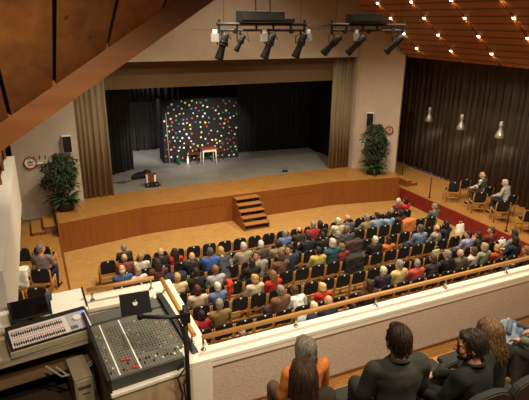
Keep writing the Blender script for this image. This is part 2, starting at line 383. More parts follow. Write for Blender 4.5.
# small lamps recessed in the gaps
m_bulb = M('lamp_glow', (1, .9, .7), .5, emis=(1, .80, .50), es=14)
lampk = 0
for gi, yy in ((1, 15.7), (2, 13.95), (3, 12.2), (4, 10.45)):
    nth = ('stage end', 'second', 'third', 'nearest visible')[gi - 1]
    for xi, xx in enumerate((11.45, 12.05, 12.7, 13.35)):
        if gi == 4 and xi > 2: continue
        z = ZE + K * (XE - xx)
        t = thing('ceiling_lamp', f'small glowing lamp in the {nth} gap of the right ceiling, {("highest", "second", "third", "lowest")[xi]} of its row', 'lamp', (xx, yy, z), 0, 'small lamps in the ceiling gaps')
        b = B(); tube(b, (-.03, 0, .11), (.0, 0, .02), .035, .04, 12); obj('housing', b, m_darkmetal, t)
        b = B(); lathe(b, [(.002, -.04), (.035, -.03), (.055, .0), (.04, .04)], (.012, 0, .0), 12); obj('bulb', b, m_bulb, t)
        spot('lamp_light', (xx + .02, yy, z - .05), (xx + .30, yy, z - .05 - .8 * .28), P_SMALL, 100, .6, (1, .72, .40), .03)

# ------------------------------------------------------------------ balcony
X1 = 9.5
b = B(); box(b, 1.45, X1, 4.494, 4.68, 2.2, 3.56); par = struct('balcony_parapet', b, m_parapet)
b = B(); box(b, 1.18, X1, 4.46, 4.70, 3.56, 3.615, .012); obj('ledge', b, m_white, par)
b = B(); box(b, 1.17, X1, 4.468, 4.50, 3.50, 3.575, .004); obj('ledge_lip', b, m_white, par)
b = B(); box(b, 1.45, X1, 4.67, 4.70, 2.2, 3.56); obj('outer_face', b, m_white, par)
b = B(); box(b, 1.45, X1, 4.476, 4.494, 2.84, 2.875); obj('baseboard', b, m_brownwood, par)
b = B(); box(b, 1.18, 1.45, 4.46, 6.36, 2.2, 3.56); bay = struct('bay_parapet', b, m_white)
b = B(); box(b, 1.16, 1.49, 4.70, 6.40, 3.56, 3.615, .012); obj('ledge', b, m_white, bay)
b = B(); box(b, -.9, 1.45, 6.06, 6.36, 2.2, 3.56); obj('front_wall', b, m_white, bay)
b = B(); box(b, -.9, 1.16, 6.02, 6.40, 3.56, 3.615, .012); obj('ledge', b, m_white, bay)
# floors of the balcony tiers
b = B(); box(b, 1.25, X1, 3.95, 4.6, 2.2, 2.84); struct('floor_balcony', b, m_stagetop)
b = B(); box(b, -1.2, 1.25, 3.95, 6.1, 2.2, 2.84); struct('floor_bay', b, M('shade_dark_floor', (.05, .03, .02), .95))  # shade under the desks is put into this dark floor colour
b = B(); box(b, 1.25, X1, 3.0, 4.06, 2.3, 3.08); ft = struct('floor_balcony_tier', b, m_stagetop)
b = B(); box(b, 1.25, X1, 4.055, 4.075, 2.84, 3.07); obj('step_edge', b, m_brownwood, ft)
b = B(); box(b, 1.25, X1, 2.12, 3.0, 2.3, 3.55); struct('floor_balcony_tier', b, m_stagetop)
b = B(); box(b, 1.25, X1, .9, 2.12, 2.3, 4.02); struct('floor_balcony_tier', b, m_stagetop)
b = B(); box(b, -1.2, X1, -2.9, .9, 2.3, 4.5); struct('floor_balcony_tier', b, m_stagetop)
b = B(); box(b, -1.2, 1.25, .9, 3.95, 2.3, 2.84); struct('floor_balcony_back', b, M('shade_dark_floor', (.05, .03, .02), .95))  # same darkened floor colour, standing in for shade in the bay
# handrails
t = thing('handrail', 'long round wooden handrail on the balcony parapet above the audience', 'handrail', (1.4, 4.64, 3.615))
b = B(); tube(b, (-.0, 0, .16), (8, 0, .16), .028, None, 14); obj('rail', b, m_rail, t)
for i in range(7):
    b = B(); x = .0 + i * 1.15; tube(b, (x + .01, 0, 0), (x + .01, 0, .145), .013, None, 10); lathe(b, [(.03, 0), (.03, .012), (.013, .016)], (x + .01, 0, 0), 12); obj('post', b, m_steel, t)
t = thing('handrail', 'short wooden handrail on the side ledge behind the mixing desk', 'handrail', (1.33, 4.72, 3.615))
b = B(); tube(b, (0, 0, .16), (-.01, 1.42, .16), .028, None, 14); obj('rail', b, m_rail, t)
for y in (.08, 1.34):
    b = B(); tube(b, (0, y, 0), (0, y, .145), .013, None, 10); lathe(b, [(.03, 0), (.03, .012), (.013, .016)], (0, y, 0), 12); obj('post', b, m_steel, t)
t = thing('handrail', 'wooden handrail across the front ledge between white board and side rail', 'handrail', (.37, 6.22, 3.615))
b = B(); tube(b, (0, 0, .16), (.86, 0, .16), .028, None, 14); obj('rail', b, m_rail, t)
for x in (.06, .82):
    b = B(); tube(b, (x, 0, 0), (x, 0, .145), .013, None, 10); lathe(b, [(.03, 0), (.03, .012), (.013, .016)], (x, 0, 0), 12); obj('post', b, m_steel, t)
# gallery parapet along the left wall
b = B(); prism(b, [(-.435, 12.5), (-.55, 6.45), (-.75, 6.45), (-.62, 12.5)], 3.0, 4.1); m_gal = M('gallery_paint', (.56, .53, .49), .6, var=.03, scale=4); gp = struct('gallery_parapet', b, m_gal)
b = B(); prism(b, [(-.432, 12.52), (-.545, 6.45), (-.76, 6.45), (-.63, 12.52)], 4.1, 4.13); obj('ledge', b, m_gal, gp)
b = B(); prism(b, [(-.62, 12.5), (-.75, 6.45), (-4.9, 6.45), (-4.9, 12.5)], 2.9, 3.05); struct('floor_gallery', b, m_stagetop)
t = thing('gallery_railing', 'brown wooden railing on the white gallery parapet', 'railing', (-.6, 12.3, 4.13))
b = B(); path_tube(b, [(0, .1, .55), (-.05, -2.5, .33), (-.1, -5, .2)], .03, 8); obj('rail', b, m_brownwood, t)
for i in range(5):
    b = B(); y = -i * 1.0; box(b, -.03 - .02 * i, .01 - .02 * i, y - .03, y + .03, 0, .53 - .085 * i); obj('baluster', b, m_brownwood, t)
# sloping pine ceiling over the balcony with its edge beam
t0 = Vector((0, 5.2, 6.30)); gx = .64; gy = -.504
def PZ(x, y): return t0.z + gx * x + gy * (y - 5.2)
edges = [-2.6, -.70, -.165, .24, .735, 1.28, 1.9, 2.6]
b = B()
for i in range(len(edges) - 1):
    x0 = edges[i] + .016; x1 = edges[i + 1] - .016
    v = [b.verts.new((x, y, PZ(x, y) + dz)) for dz in (0, .05) for x in (x0, x1) for y in (.2, 5.2)]
    for q in ((0, 1, 3, 2), (4, 6, 7, 5), (0, 4, 5, 1), (2, 3, 7, 6), (0, 2, 6, 4), (1, 5, 7, 3)): b.faces.new([v[k] for k in q])
pc = struct('ceiling_balcony', b, m_pine)
b = B(); v = [b.verts.new((x, y, PZ(x, y) + dz)) for dz in (.06, .1) for x in (-2.6, 2.6) for y in (.2, 5.2)]
for q in ((0, 1, 3, 2), (4, 6, 7, 5), (0, 4, 5, 1), (2, 3, 7, 6), (0, 2, 6, 4), (1, 5, 7, 3)): b.faces.new([v[k] for k in q])
obj('gap_board', b, m_dark, pc)
b = B()
for (d0, d1, ya, yb) in ((-.145, .06, 5.172, 5.30), (-.225, -.141, 5.170, 5.29)):
    v = [b.verts.new((x, y, PZ(x, 5.2) + dz)) for dz in (d0, d1) for x in (-2.6, 2.6) for y in (ya, yb)]
    for q in ((0, 1, 3, 2), (4, 6, 7, 5), (0, 4, 5, 1), (2, 3, 7, 6), (0, 2, 6, 4), (1, 5, 7, 3)): b.faces.new([v[k] for k in q])
struct('beam_balcony', b, m_beam)
# ------------------------------------------------------------------ lighting bars with stage spotlights
def light_bar(label, x0, x1, y, z):
    t = thing('lighting_bar', label, 'lighting bar', (x0, y, z)); L = x1 - x0
    b = B(); tube(b, (-.05, 0, 0), (L + .05, 0, 0), .035, None, 10); obj('upper_tube', b, m_black, t)
    b = B(); tube(b, (-.0, 0, -.13), (L, 0, -.13), .026, None, 10); obj('lower_tube', b, m_black, t)
    for x in (0, L * .2, L * .42, L * .62, L * .83, L):
        b = B(); box(b, x - .018, x + .018, -.02, .02, -.20 if x in (0, L) else -.15, .10 if x in (0, L) else .03); obj('bracket', b, m_black, t)
    for x in (L * .18, L * .5, L * .84):
        b = B(); tube(b, (x, -.03, -.15), (x, .03, -.15), .055, None, 10); obj('clamp', b, m_black, t)
    for x in (L * .05, L * .95):
        b = B(); tube(b, (x, 0, .03), (x, 0, ZE + K * (XE - XR - abs(x0 + x - XR)) - z - .02), .004, None, 5); obj('suspension_wire', b, m_black, t)
    return t
BY = 11.1; BZ = 6.97
light_bar('black lighting bar hanging left of centre above the hall', 3.98, 6.08, BY, BZ)
light_bar('black lighting bar hanging nearest the right ceiling slope', 6.82, 8.95, BY, BZ)
for (x0, x1, h, lab) in ((4.42, 5.50, .24, 'long black equipment case on top of the left lighting bar'), (7.28, 8.15, .22, 'shorter black equipment case on top of the right lighting bar')):
    t = thing('equipment_case', lab, 'equipment case', (x0, BY, BZ + .038))
    L = x1 - x0
    b = B(); box(b, 0, L, -.14, .14, 0, h, .02); obj('body', b, m_black, t)
    b = B(); box(b, .05, L - .05, -.15, -.138, .05, h - .05, .003); obj('front_panel', b, M('charcoal_panel', (.022, .024, .022), .6), t)
    b = B(); box(b, L, L + .28, -.1, .1, 0, .09, .01); obj('cable_tray', b, m_black, t)
STG = Vector((6.9, 20.5, 1.6))
def fixture(x, lab, L=.54, r=.10, zz=-.36, a=.6):
    aim = RT * -a + UP * -(1.15 - a) + FW * .42   # all of them point down towards the left of the stage
    t = thing('stage_spotlight', lab, 'spotlight', (x, BY, BZ - .13), 0, 'black stage spotlights on the bars')
    c = Vector((0, 0, zz + .03)); d = aim.normalized()
    back = c - d * L * .5; fr = c + d * L * .55
    b = B(); path_tube(b, [back - d * .02, back, back + d * L * .35, c + d * .05, fr - d * .05, fr], [r * .55, r * .8, r * .85, r * .72, r * .95, r * 1.0], 14); obj('body', b, m_black, t)
    for k in (-.22, -.1): 
        b = B(); p = c + d * L * k; path_tube(b, [p, p + d * .02], [r * 1.0, r * 1.0], 14); obj('cooling_ring', b, m_darkmetal, t)
    sx = Vector((1, 0, 0)) - d * d.x; sx.normalize()
    b = B(); path_tube(b, [c + sx * (r + .02), c + sx * (r + .03) + Vector((0, 0, .17)), Vector((0, 0, -.06)), c - sx * (r + .03) + Vector((0, 0, .17)), c - sx * (r + .02)], .012, 6); obj('yoke', b, m_darkmetal, t)
    b = B(); tube(b, (0, 0, -.10), (0, 0, .04), .02, None, 8); obj('hook_clamp', b, m_black, t)
    b = B(); path_tube(b, [back, back + Vector((.12, 0, -.12)), Vector((.20, 0, -.15)), Vector((.16, 0, -.02))], .006, 5); obj('power_cable', b, m_black, t)
    return t
for x, lab, kw in ((4.05, 'large stage spotlight at the left end of the left bar', dict(a=.3)), (4.47, 'small slim stage spotlight second on the left bar', dict(L=.36, r=.06, zz=-.30, a=.45)), (5.17, 'stage spotlight third on the left bar', dict(a=.35)), (5.98, 'stage spotlight at the right end of the left bar', dict(a=.35)),
                   (6.85, 'stage spotlight at the left end of the right bar', {}), (7.55, 'stage spotlight in the middle of the right bar', {}), (8.72, 'stage spotlight at the right end of the right bar', {})):
    fixture(x, lab, **kw)
for x, lab in ((3.86, 'white reflective flap beside the first spotlight of the left bar'), (5.03, 'white reflective flap above the third spotlight of the left bar'), (6.16, 'white reflective flap at the right end of the left bar'), (7.50, 'white reflective flap on the right bar')):
    t = thing('reflector_flap', lab, 'flap', (x, BY - .05, BZ - .17), 0, 'white flaps on the lighting bars')
    b = B(); box(b, -.09, .09, -.012, .0, -.2, -.03, .004); obj('flap', b, M('flap_grey', (.30, .30, .30), .6), t)
    b = B(); box(b, -.05, .05, -.012, .0, -.03, .06, .004); obj('tab', b, m_tagw, t)
b = B(); path_tube(b, [(6.12, BY, BZ - .02), (6.3, BY, BZ - .1), (6.55, BY, BZ - .09), (6.80, BY, BZ - .0)], .012, 6); path_tube(b, [(6.12, BY, BZ + .0), (6.4, BY, BZ - .06), (6.80, BY, BZ + .02)], .01, 6)
tag(obj('cable', b, m_black), 'slack black cables between the two lighting bars', 'cable')
b = B(); tube(b, (2.0, BY, BZ - .12), (3.9, BY, BZ - .12), .006, None, 5); tag(obj('tension_wire', b, m_black), 'thin wire running left from the lighting bar', 'wire')
for x, lab in ((4.85, 'thin cable rising from the left equipment case'), (5.2, 'second thin cable rising from the left equipment case')):
    b = B(); path_tube(b, [(x, BY, BZ + .27), (x - .03, BY, BZ + .8), (x + .05, BY, BZ + 2.4)], .012, 6); tag(obj('hanging_cable', b, m_black), lab, 'cable')
# stage lighting from those bars
for x, tg in ((5.17, (6.6, 21.9, 2.2)), (5.98, (7.6, 21.9, 2.2)), (7.55, (6.2, 21.6, 1.6)), (8.72, (4.6, 22.5, 1.4))):
    src = Vector((x, BY, BZ - .5)); d = (Vector(tg) - src).normalized()
    spot('stage_beam', src + d * .45, tg, P_STAGE, 20, .6, (1, .90, .78), .05)
spot('added_curtain_spot', (3.6, 21.8, 6.4), (4.5, 24.8, 2.0), 1100, 75, .8, (1, .93, .85), .08)  # added spot without a fixture, brightens the grey back curtain

# ------------------------------------------------------------------ pendants in front of the side curtain
for (x, y, z), lab in (((15.5, 16.99, 3.22), 'bell shaped metal pendant lamp nearest the stage'), ((15.5, 15.15, 3.21), 'middle one of three bell shaped metal pendant lamps'), ((15.5, 13.25, 3.26), 'bell shaped metal pendant lamp farthest from the stage')):
    t = thing('pendant_lamp', lab, 'pendant lamp', (x, y, z), 0, 'pendant lamps by the side curtain')
    b = B(); lathe(b, [(.075, .33), (.085, .29), (.07, .23), (.06, .16), (.105, .06), (.15, -.06), (.19, -.17), (.183, -.17), (.14, -.05), (.04, .08)], (0, 0, 0), 20); obj('shade', b, M('pendant_metal', (.62, .60, .56), .35, .55), t)
    b = B(); lathe(b, [(.04, .31), (.06, .33), (.06, .40), (.02, .43)], (0, 0, 0), 14); obj('cap', b, m_tagw, t)
    b = B(); tube(b, (0, 0, .33), (0, 0, 5.7), .006, None, 5); obj('cord', b, m_black, t)
    b = B(); ell(b, (0, 0, -.09), (.06, .06, .07)); obj('bulb', b, m_bulb, t)
    spot('pendant_light', (x, y, z - .22), (x + .35, y, .6), P_PEND, 120, .5, WARM, .05)

# ------------------------------------------------------------------ wall speakers, clocks, shelf
def wall_speaker(label, c, rz):
    t = thing('wall_speaker', label, 'loudspeaker', c, rz)
    b = B(); box(b, -.15, .15, -.17, .0, -.29, .29, .012); obj('cabinet', b, m_tagw, t)
    b = B(); box(b, -.135, .135, -.182, -.168, -.27, .262, .006); obj('grille', b, m_black, t)
    b = B(); box(b, -.05, .05, -.0, .03, -.08, .08); obj('bracket', b, m_darkmetal, t)
wall_speaker('black fronted wall loudspeaker above the left plant', (1.01, 18.17, 3.09), 0)
wall_speaker('black fronted wall loudspeaker above the right plant', (12.97, 17.66, 3.19), -PI / 4)
def ring_sign(label, c, rz, r, facem):
    t = thing('wall_clock', label, 'clock', c, rz)
    b = B(); v = []
    seg = 28
    for i in range(seg):
        a = 2 * PI * i / seg; ring = []
        for j in range(8):
            q = 2 * PI * j / 8; rr = r + .022 * math.cos(q); ring.append(b.verts.new((rr * math.cos(a), -.03 + .022 * math.sin(q), rr * math.sin(a))))
        v.append(ring)
    for i in range(seg):
        for j in range(8): b.faces.new((v[i][j], v[(i + 1) % seg][j], v[(i + 1) % seg][(j + 1) % 8], v[i][(j + 1) % 8])).smooth = True
    obj('rim', b, m_redring, t)
    b = B(); tube(b, (0, -.02, 0), (0, .0, 0), r - .005, None, 28); obj('face', b, facem, t)
    b = B(); box(b, -r * .45, r * .45, -.026, -.019, -.012, .05); box(b, -.012, .012, -.026, -.019, -.02, r * .5); box(b, -r * .4, r * .4, -.026, -.019, -r * .5, -r * .25); obj('markings', b, M('grey_print', (.25, .24, .23), .6), t)
ring_sign('round white wall dial with red rim beside the shelf on the left wall', (-.19, 18.19, 2.53), 0, .19, m_tagw)
ring_sign('round dial with thin red rim on the right pier by the plant', (13.55, 17.09, 2.80), -PI / 4, .145, m_wallw)
t = thing('wall_shelf', 'small white shelf on the left wall beside the red rimmed dial', 'shelf', (.17, 18.2, 2.50))
b = B(); box(b, -.17, .2, -.12, 0, -.02, .02, .004); obj('board', b, m_white, t)
for i, x in enumerate((-.40, -.22, -.05, .12)):
    b = B(); box(b, x - .012, x + .012, -.02, .0, .13, .25, .004); box(b, x - .018, x + .018, -.035, -.0, .13, .155, .004)
    tag(obj('coat_hook', b, m_darkmetal, None, (.17, 18.2, 2.50)), f'dark coat hook on the left wall, {("first", "second", "third", "fourth")[i]} from the gallery', 'hook', 'coat hooks above the shelf')
b = B(); box(b, -.02, .02, -.03, 0, -.06, .06, .005); tag(obj('wall_switch', b, m_darkmetal, None, (.16, 18.2, 2.26)), 'small dark switch below the shelf on the left wall', 'switch')

# ------------------------------------------------------------------ potted plants
def leaf(b, p, d, L, w, up, rnd):
    d = d.normalized(); s = d.cross(up); s = s.normalized() if s.length > 1e-3 else Vector((1, 0, 0)); n = s.cross(d)
    pts = [p, p + d * L * .35 + s * w + n * .0, p + d * L - n * L * .25, p + d * L * .35 - s * w, p + d * L * .45 + n * w * .35]
    v = [b.verts.new(q) for q in pts]
    for q in ((0, 1, 4), (1, 2, 4), (2, 3, 4), (3, 0, 4)): b.faces.new([v[i] for i in q])
def potted(label, loc, width, height, seed):
    rnd = random.Random(seed); t = thing('potted_plant', label, 'plant', loc)
    b = B(); lathe(b, [(.22, 0), (.27, .04), (.29, .26), (.31, .30), (.28, .30), (.26, .24)], (0, 0, 0), 20); obj('pot', b, m_pot, t)
    b = B(); lathe(b, [(.27, .22), (.26, .27), (.01, .28)], (0, 0, 0), 16); obj('soil', b, m_bark, t)
    b = B(); stems = []
    for k in range(5):
        a = rnd.uniform(0, 2 * PI); top = Vector((math.cos(a) * width * .22, math.sin(a) * .2, height * rnd.uniform(.75, .95)))
        path_tube(b, [(rnd.uniform(-.06, .06), rnd.uniform(-.06, .06), .25), (top.x * .2, top.y * .2, .8), tuple(top)], [.016, .013, .006], 6); stems.append(top)
    obj('stem', b, m_bark, t)
    b = B()
    for k in range(2600):
        z = rnd.uniform(.75, height); f = (z - .75) / (height - .75)
        rr = width * .5 * (0.55 + .55 * math.sin(PI * min(1, .25 + .7 * f))) * (1 - max(0, f - .8) * 2.2) * math.sqrt(rnd.random()) * 1.0
        a = rnd.uniform(0, 2 * PI); rr *= 1 + .75 * noise.noise(Vector((math.cos(a) * 1.3 + seed, math.sin(a) * 1.3, z * 2.6))); p = Vector((rr * math.cos(a), rr * math.sin(a) * .75, z))
        d = Vector((math.cos(a) + rnd.uniform(-.6, .6), math.sin(a) + rnd.uniform(-.6, .6), rnd.uniform(-1.2, .3)))
        leaf(b, p, d, rnd.uniform(.09, .15), rnd.uniform(.024, .038), Vector((0, 0, 1)), rnd)
    o = obj('foliage', b, m_leaf, t)
    b = B()
    for k in range(110):
        a = rnd.uniform(0, 2 * PI); e = rnd.uniform(.1, 1.0); L = rnd.uniform(.18, .34)
        p0 = Vector((rnd.uniform(-.15, .15), rnd.uniform(-.15, .15), .28)); d = Vector((math.cos(a) * 1.1, math.sin(a), e * 1.3)).normalized(); p = p0 + d * rnd.uniform(.08, .36)
        path_tube(b, [p0, p], .005, 4); leaf(b, p, d + Vector((0, 0, -.5)), L, .055, Vector((0, 0, 1)), rnd)
    obj('broad_leaves', b, m_leaf2, t)
potted('tall bushy potted fig tree on the left of the stage under the loudspeaker', (.70, 17.45, 1.0), .92, 1.92, 3)
potted('tall bushy potted fig tree on the right of the stage against the pier', (12.82, 16.99, 1.0), .88, 2.10, 11)

# ------------------------------------------------------------------ on the stage: dotted screen, table, chairs, accordion
t = thing('folding_screen', 'black folding screen covered with coloured paper dots on the stage', 'screen', (5.17, 21.93, 1.004))
Lx = 3.46; Hh = 2.78; mat = frame_mat((0, 0, 0), (8.67 - 5.25, 21.88 - 22.04, 0), (0, 0, 1))
b = B(); box(b, 0, Lx, 0.02, Hh, -.05, .0, .01, 0, mat); obj('main_panel', b, m_blackcloth, t)
b = B(); box(b, -.02, .03, 0, Hh - .02, -.9, -.05, .01, 0, mat); obj('side_panel', b, m_blackcloth, t)
b = B(); tube(b, mat @ Vector((.22, 0, .06)), mat @ Vector((.16, 2.25, .06)), .016, None, 8); obj('support_pole', b, M('grey_pole', (.35, .34, .32), .5), t)
dotm = [M('dot_white', (.85, .85, .82), .6), M('dot_yellow', (.80, .68, .12), .6), M('dot_red', (.62, .07, .04), .6), M('dot_green', (.05, .33, .13), .6), M('dot_blue', (.06, .22, .55), .6), M('dot_cream', (.82, .72, .40), .6)]
rnd = random.Random(21); rest = B(); pts = []
while len(pts) < 190:
    u = rnd.uniform(.06, Lx - .06); v = rnd.uniform(.08, Hh - .06)
    if all((u - a) ** 2 + (v - c) ** 2 > .155 ** 2 for a, c in pts): pts.append((u, v))
    elif rnd.random() < .0005: break
done = []
for (u, v) in pts:
    s = rnd.uniform(.026, .040); m2 = mat @ Matrix.Translation((u, v, .008)) @ Matrix.Rotation(rnd.uniform(0, 1.5), 4, 'Z')
    mi = rnd.choices(range(6), (5, 3.2, 4, 2.6, 1.2, 2))[0]
    if len(done) < 100:
        b = B(); box(b, -s, s, -s, s, -.012, .004, 0, 0, m2); obj('paper_dot', b, dotm[mi], t); done.append(1)
    else: box(rest, -s, s, -s, s, -.012, .004, 0, mi, m2)
o = obj('paper_dot', rest, dotm, t); o['kind'] = 'stuff'
def table(label, loc, rz):
    t = thing('small_table', label, 'table', loc, rz)
    b = B(); box(b, -.36, .36, -.24, .24, .68, .72, .006); obj('tabletop', b, M('red_brown_top', (.24, .05, .035), .4), t)
    b = B(); box(b, -.31, .31, -.20, .20, .58, .68, .004); obj('apron', b, M('cream_paint', (.55, .47, .34), .5), t)
    for sx in (-1, 1):
        for sy in (-1, 1):
            b = B(); tube(b, (sx * .30, sy * .19, 0), (sx * .29, sy * .185, .60), .02, .03, 8); obj('leg', b, M('cream_paint', (.55, .47, .34), .5), t)
table('small table with red brown top and cream legs before the dotted screen', (6.98, 21.2, 1.004), .0)
def wood_chair(label, loc, rz):
    t = thing('wooden_chair', label, 'chair', loc, rz); m = M('dark_walnut', (.055, .022, .012), .45)
    b = B(); box(b, -.21, .21, -.02, .40, .43, .47, .015); obj('seat', b, M('brown_seat', (.10, .035, .02), .6), t)
    for sx in (-1, 1):
        b = B(); tube(b, (sx * .19, .37, 0), (sx * .18, .36, .44), .016, .022, 8); obj('leg', b, m, t)
        b = B(); path_tube(b, [(sx * .19, -.05, 0), (sx * .185, 0, .45), (sx * .19, -.06, .75), (sx * .15, -.09, .92)], [.016, .022, .018, .018], 8); obj('leg', b, m, t)
    b = B(); path_tube(b, [(-.16, -.09, .90), (-.08, -.10, .97), (0, -.10, .985), (.08, -.10, .97), (.16, -.09, .90)], .022, 8); obj('back_rail', b, m, t)
    for x in (-.08, 0, .08):
        b = B(); tube(b, (x, -.01, .46), (x * .9, -.10, .96), .010, None, 6); obj('back_spindle', b, m, t)
wood_chair('dark wooden chair left of the small stage table', (6.36, 21.36, 1.004), -.5)
wood_chair('dark wooden chair right of the small stage table', (7.62, 21.4, 1.004), .7)
def bottle(label, loc, m):
    t = thing('bottle', label, 'bottle', loc)
    b = B(); lathe(b, [(.05, 0), (.055, .02), (.055, .2), (.022, .27), (.02, .33)], (0, 0, 0), 14); obj('body', b, m, t)
    b = B(); lathe(b, [(.023, .33), (.023, .36), (.01, .365)], (0, 0, 0), 10); obj('cap', b, m_tagw, t)
bottle('white bottle on the floor left of the small table', (6.12, 21.5, 1.004), m_tagw)
t = thing('bottle', 'tall green bottle on the stage floor near the screen pole', 'bottle', (5.72, 21.55, 1.004))
b = B(); lathe(b, [(.07, 0), (.075, .03), (.075, .26), (.025, .36), (.022, .50)], (0, 0, 0), 14); obj('body', b, M('green_glass', (.01, .07, .03), .15), t)
# accordion on its case, bag and cable
t = thing('instrument_case', 'black instrument case flat on the stage under the accordion', 'case', (3.92, 18.86, 1.004), -.12)
b = B(); box(b, -.25, .25, -.15, .17, 0, .16, .03); obj('shell', b, m_black, t)
b = B(); box(b, -.06, .06, -.175, -.15, .07, .10, .008); obj('handle', b, m_darkmetal, t)
for x in (-.17, .17):
    b = B(); box(b, x - .02, x + .02, -.158, -.148, .08, .13, .003); obj('latch', b, m_steel, t)
t = thing('accordion', 'red and cream accordion standing on the black case', 'accordion', (3.90, 18.88, 1.166), -.12)
for x0, x1 in ((-.22, -.10), (.09, .20)):
    b = B(); box(b, x0, x1, -.10, .10, 0, .36, .02); obj('end_body', b, M('accordion_red', (.20, .03, .02), .25), t)
b = B()
for i in range(8): box(b, -.10 + i * .0238, -.10 + i * .0238 + .016, -.095, .095, .02, .34, .004)
obj('bellows', b, M('accordion_brown', (.22, .10, .06), .6), t)
b = B(); box(b, -.20, -.13, -.125, -.10, .02, .34, .006); obj('keyboard', b, m_tagw, t)
b = B()
for i in range(9): box(b, -.19, -.16, -.131, -.124, .045 + i * .032, .056 + i * .032)
obj('black_keys', b, m_black, t)
b = B(); box(b, .10, .18, -.118, -.10, .05, .31, .006); obj('bass_buttons', b, m_tagw, t)
t = thing('gig_bag', 'soft black bag lying on the stage behind the accordion', 'bag', (3.78, 20.1, 1.004), .1)
b = B(); ell(b, (0, 0, .13), (.36, .20, .14)); ell(b, (.22, .02, .17), (.2, .16, .15)); ell(b, (-.2, 0, .09), (.22, .18, .1)); obj('body', b, m_blackcloth, t)
b = B(); path_tube(b, [(-.2, -.1, .17), (-.1, -.16, .30), (.1, -.16, .31), (.2, -.1, .22)], .015, 6); obj('strap', b, m_black, t)
b = B(); path_tube(b, [(3.45, 20.0, 1.012), (3.2, 19.8, 1.012), (2.95, 19.95, 1.012), (2.75, 19.8, 1.012), (2.9, 19.6, 1.012), (3.15, 19.75, 1.012), (2.7, 19.9, 1.012), (2.5, 19.7, 1.012)], .014, 6)
tag(obj('cable', b, m_black), 'loose black cable coiled on the left stage floor', 'cable')
t = thing('drinking_cup', 'small red cup on the stage beside the accordion case', 'cup', (4.22, 18.8, 1.004))
b = B(); lathe(b, [(.035, 0), (.05, .13), (.046, .13), (.03, .01)], (0, 0, 0), 14); obj('cup', b, m_redring, t)
t = thing('microphone_base', 'low black cable box on the stage front right of centre', 'box', (9.55, 18.72, 1.0))
b = B(); box(b, -.12, .12, -.06, .06, 0, .05, .01); obj('box', b, m_black, t)
for x in (-.07, .06):
    b = B(); tube(b, (x, 0, .05), (x + .03, 0, .20), .012, None, 8); obj('plug', b, m_black, t)
# posts along the right side platform
for (x, y), lab in (((13.82, 14.62), 'thin dark post at the platform edge before the first chair'), ((14.3, 16.9), 'thin dark post beside the steps at the right pier'), ((13.80, 10.93), 'thin dark post at the platform edge beside the last chairs')):
    t = thing('barrier_post', lab, 'post', (x, y, .56))
    b = B(); tube(b, (0, 0, 0), (0, 0, .86), .02, None, 8); obj('pole', b, m_darkmetal, t)
    b = B(); lathe(b, [(.07, 0), (.07, .012), (.02, .02)], (0, 0, 0), 14); obj('foot', b, m_darkmetal, t)

# ------------------------------------------------------------------ sound and light desks in the balcony bay
m_grey = M('mixer_grey', (.055, .055, .052), .5); m_strip = M('mixer_panel', (.12, .115, .10), .5); m_lgrey = M('console_grey', (.58, .54, .57), .5); m_beige = M('beige_casing', (.38, .31, .22), .6)
m_ply = M_wood('plywood', (.42, .30, .18), (.50, .37, .23), 'X', 6., 0, .6)
m_scrib = M('fader_cream', (.62, .60, .56), .5); m_kred = M('knob_red', (.45, .05, .04), .4); m_kblk = M('knob_black', (.02, .02, .02), .4); m_kyel = M('knob_olive', (.25, .23, .09), .4)
# mixing desk on a plywood stand
t = thing('mixer_stand', 'pale plywood stand with white top carrying the mixing desk', 'stand', (.78, 5.15, 2.84), .10)
b = B(); box(b, -.46, .50, -.62, .55, .58, .62, .006); obj('top', b, m_white, t)
b = B(); box(b, -.44, .48, -.60, -.57, .0, .58); obj('front_panel', b, m_ply, t)
for x in (-.44, .45):
    b = B(); box(b, x, x + .03, -.57, .5, 0, .58); obj('side_panel', b, m_ply, t)
t = thing('mixing_desk', 'large grey audio mixing desk with rows of knobs on the plywood stand', 'mixing desk', (.78, 5.15, 3.462), .10)
Wd = .44; y0 = -.56; y1 = .56; za = .13; zb = .27
b = B()
for x0, x1 in ((-Wd, Wd),):
    v = [b.verts.new(p) for p in ((x0, y0, 0), (x1, y0, 0), (x1, y1, 0), (x0, y1, 0), (x0, y0, za), (x1, y0, za), (x1, y1, zb), (x0, y1, zb))]
    for q in ((3, 2, 1, 0), (4, 5, 6, 7), (0, 1, 5, 4), (1, 2, 6, 5), (2, 3, 7, 6), (3, 0, 4, 7)): b.faces.new([v[i] for i in q])
obj('chassis', b, m_grey, t)
sl = math.atan2(zb - za, y1 - y0); mm = Matrix.Translation((0, y0, za)) @ Matrix.Rotation(sl, 4, 'X')
Ls = math.hypot(y1 - y0, zb - za)
for x in (-Wd - .035, Wd - .0):
    b = B(); v = []
    for xx in (x, x + (.035 if x < 0 else .07)):
        v.append([b.verts.new(p) for p in ((xx, y0 - .03, -.0), (xx, y1 + .02, 0), (xx, y1 + .02, zb + .05), (xx, y1 - .25, zb + .03), (xx, y0 - .03, za + .03))])
    b.faces.new(v[0]); b.faces.new(v[1][::-1])
    for i in range(5): b.faces.new((v[0][i], v[0][(i + 1) % 5], v[1][(i + 1) % 5], v[1][i]))
    obj('side_cheek', b, m_black, t)
b = B(); box(b, -Wd + .01, Wd - .01, .02, Ls * .80, 0, .006, 0, 0, mm); obj('control_panel', b, m_strip, t)
b = B(); box(b, -Wd + .01, Wd - .01, Ls * .83, Ls - .02, 0, .014, .004, 0, mm); obj('meter_bridge', b, M('mixer_bridge', (.09, .09, .087), .5), t)
b = B()
for i in range(2): box(b, -.05 + i * .2, .10 + i * .2, Ls * .87 + i * .03, Ls * .885 + i * .03, .012, .018, 0, 0, mm)
obj('white_strip', b, m_tagw, t)
b = B()
for x in (-.34, -.12): box(b, x, x + .013, .03, Ls * .79, .004, .010, 0, 0, mm)
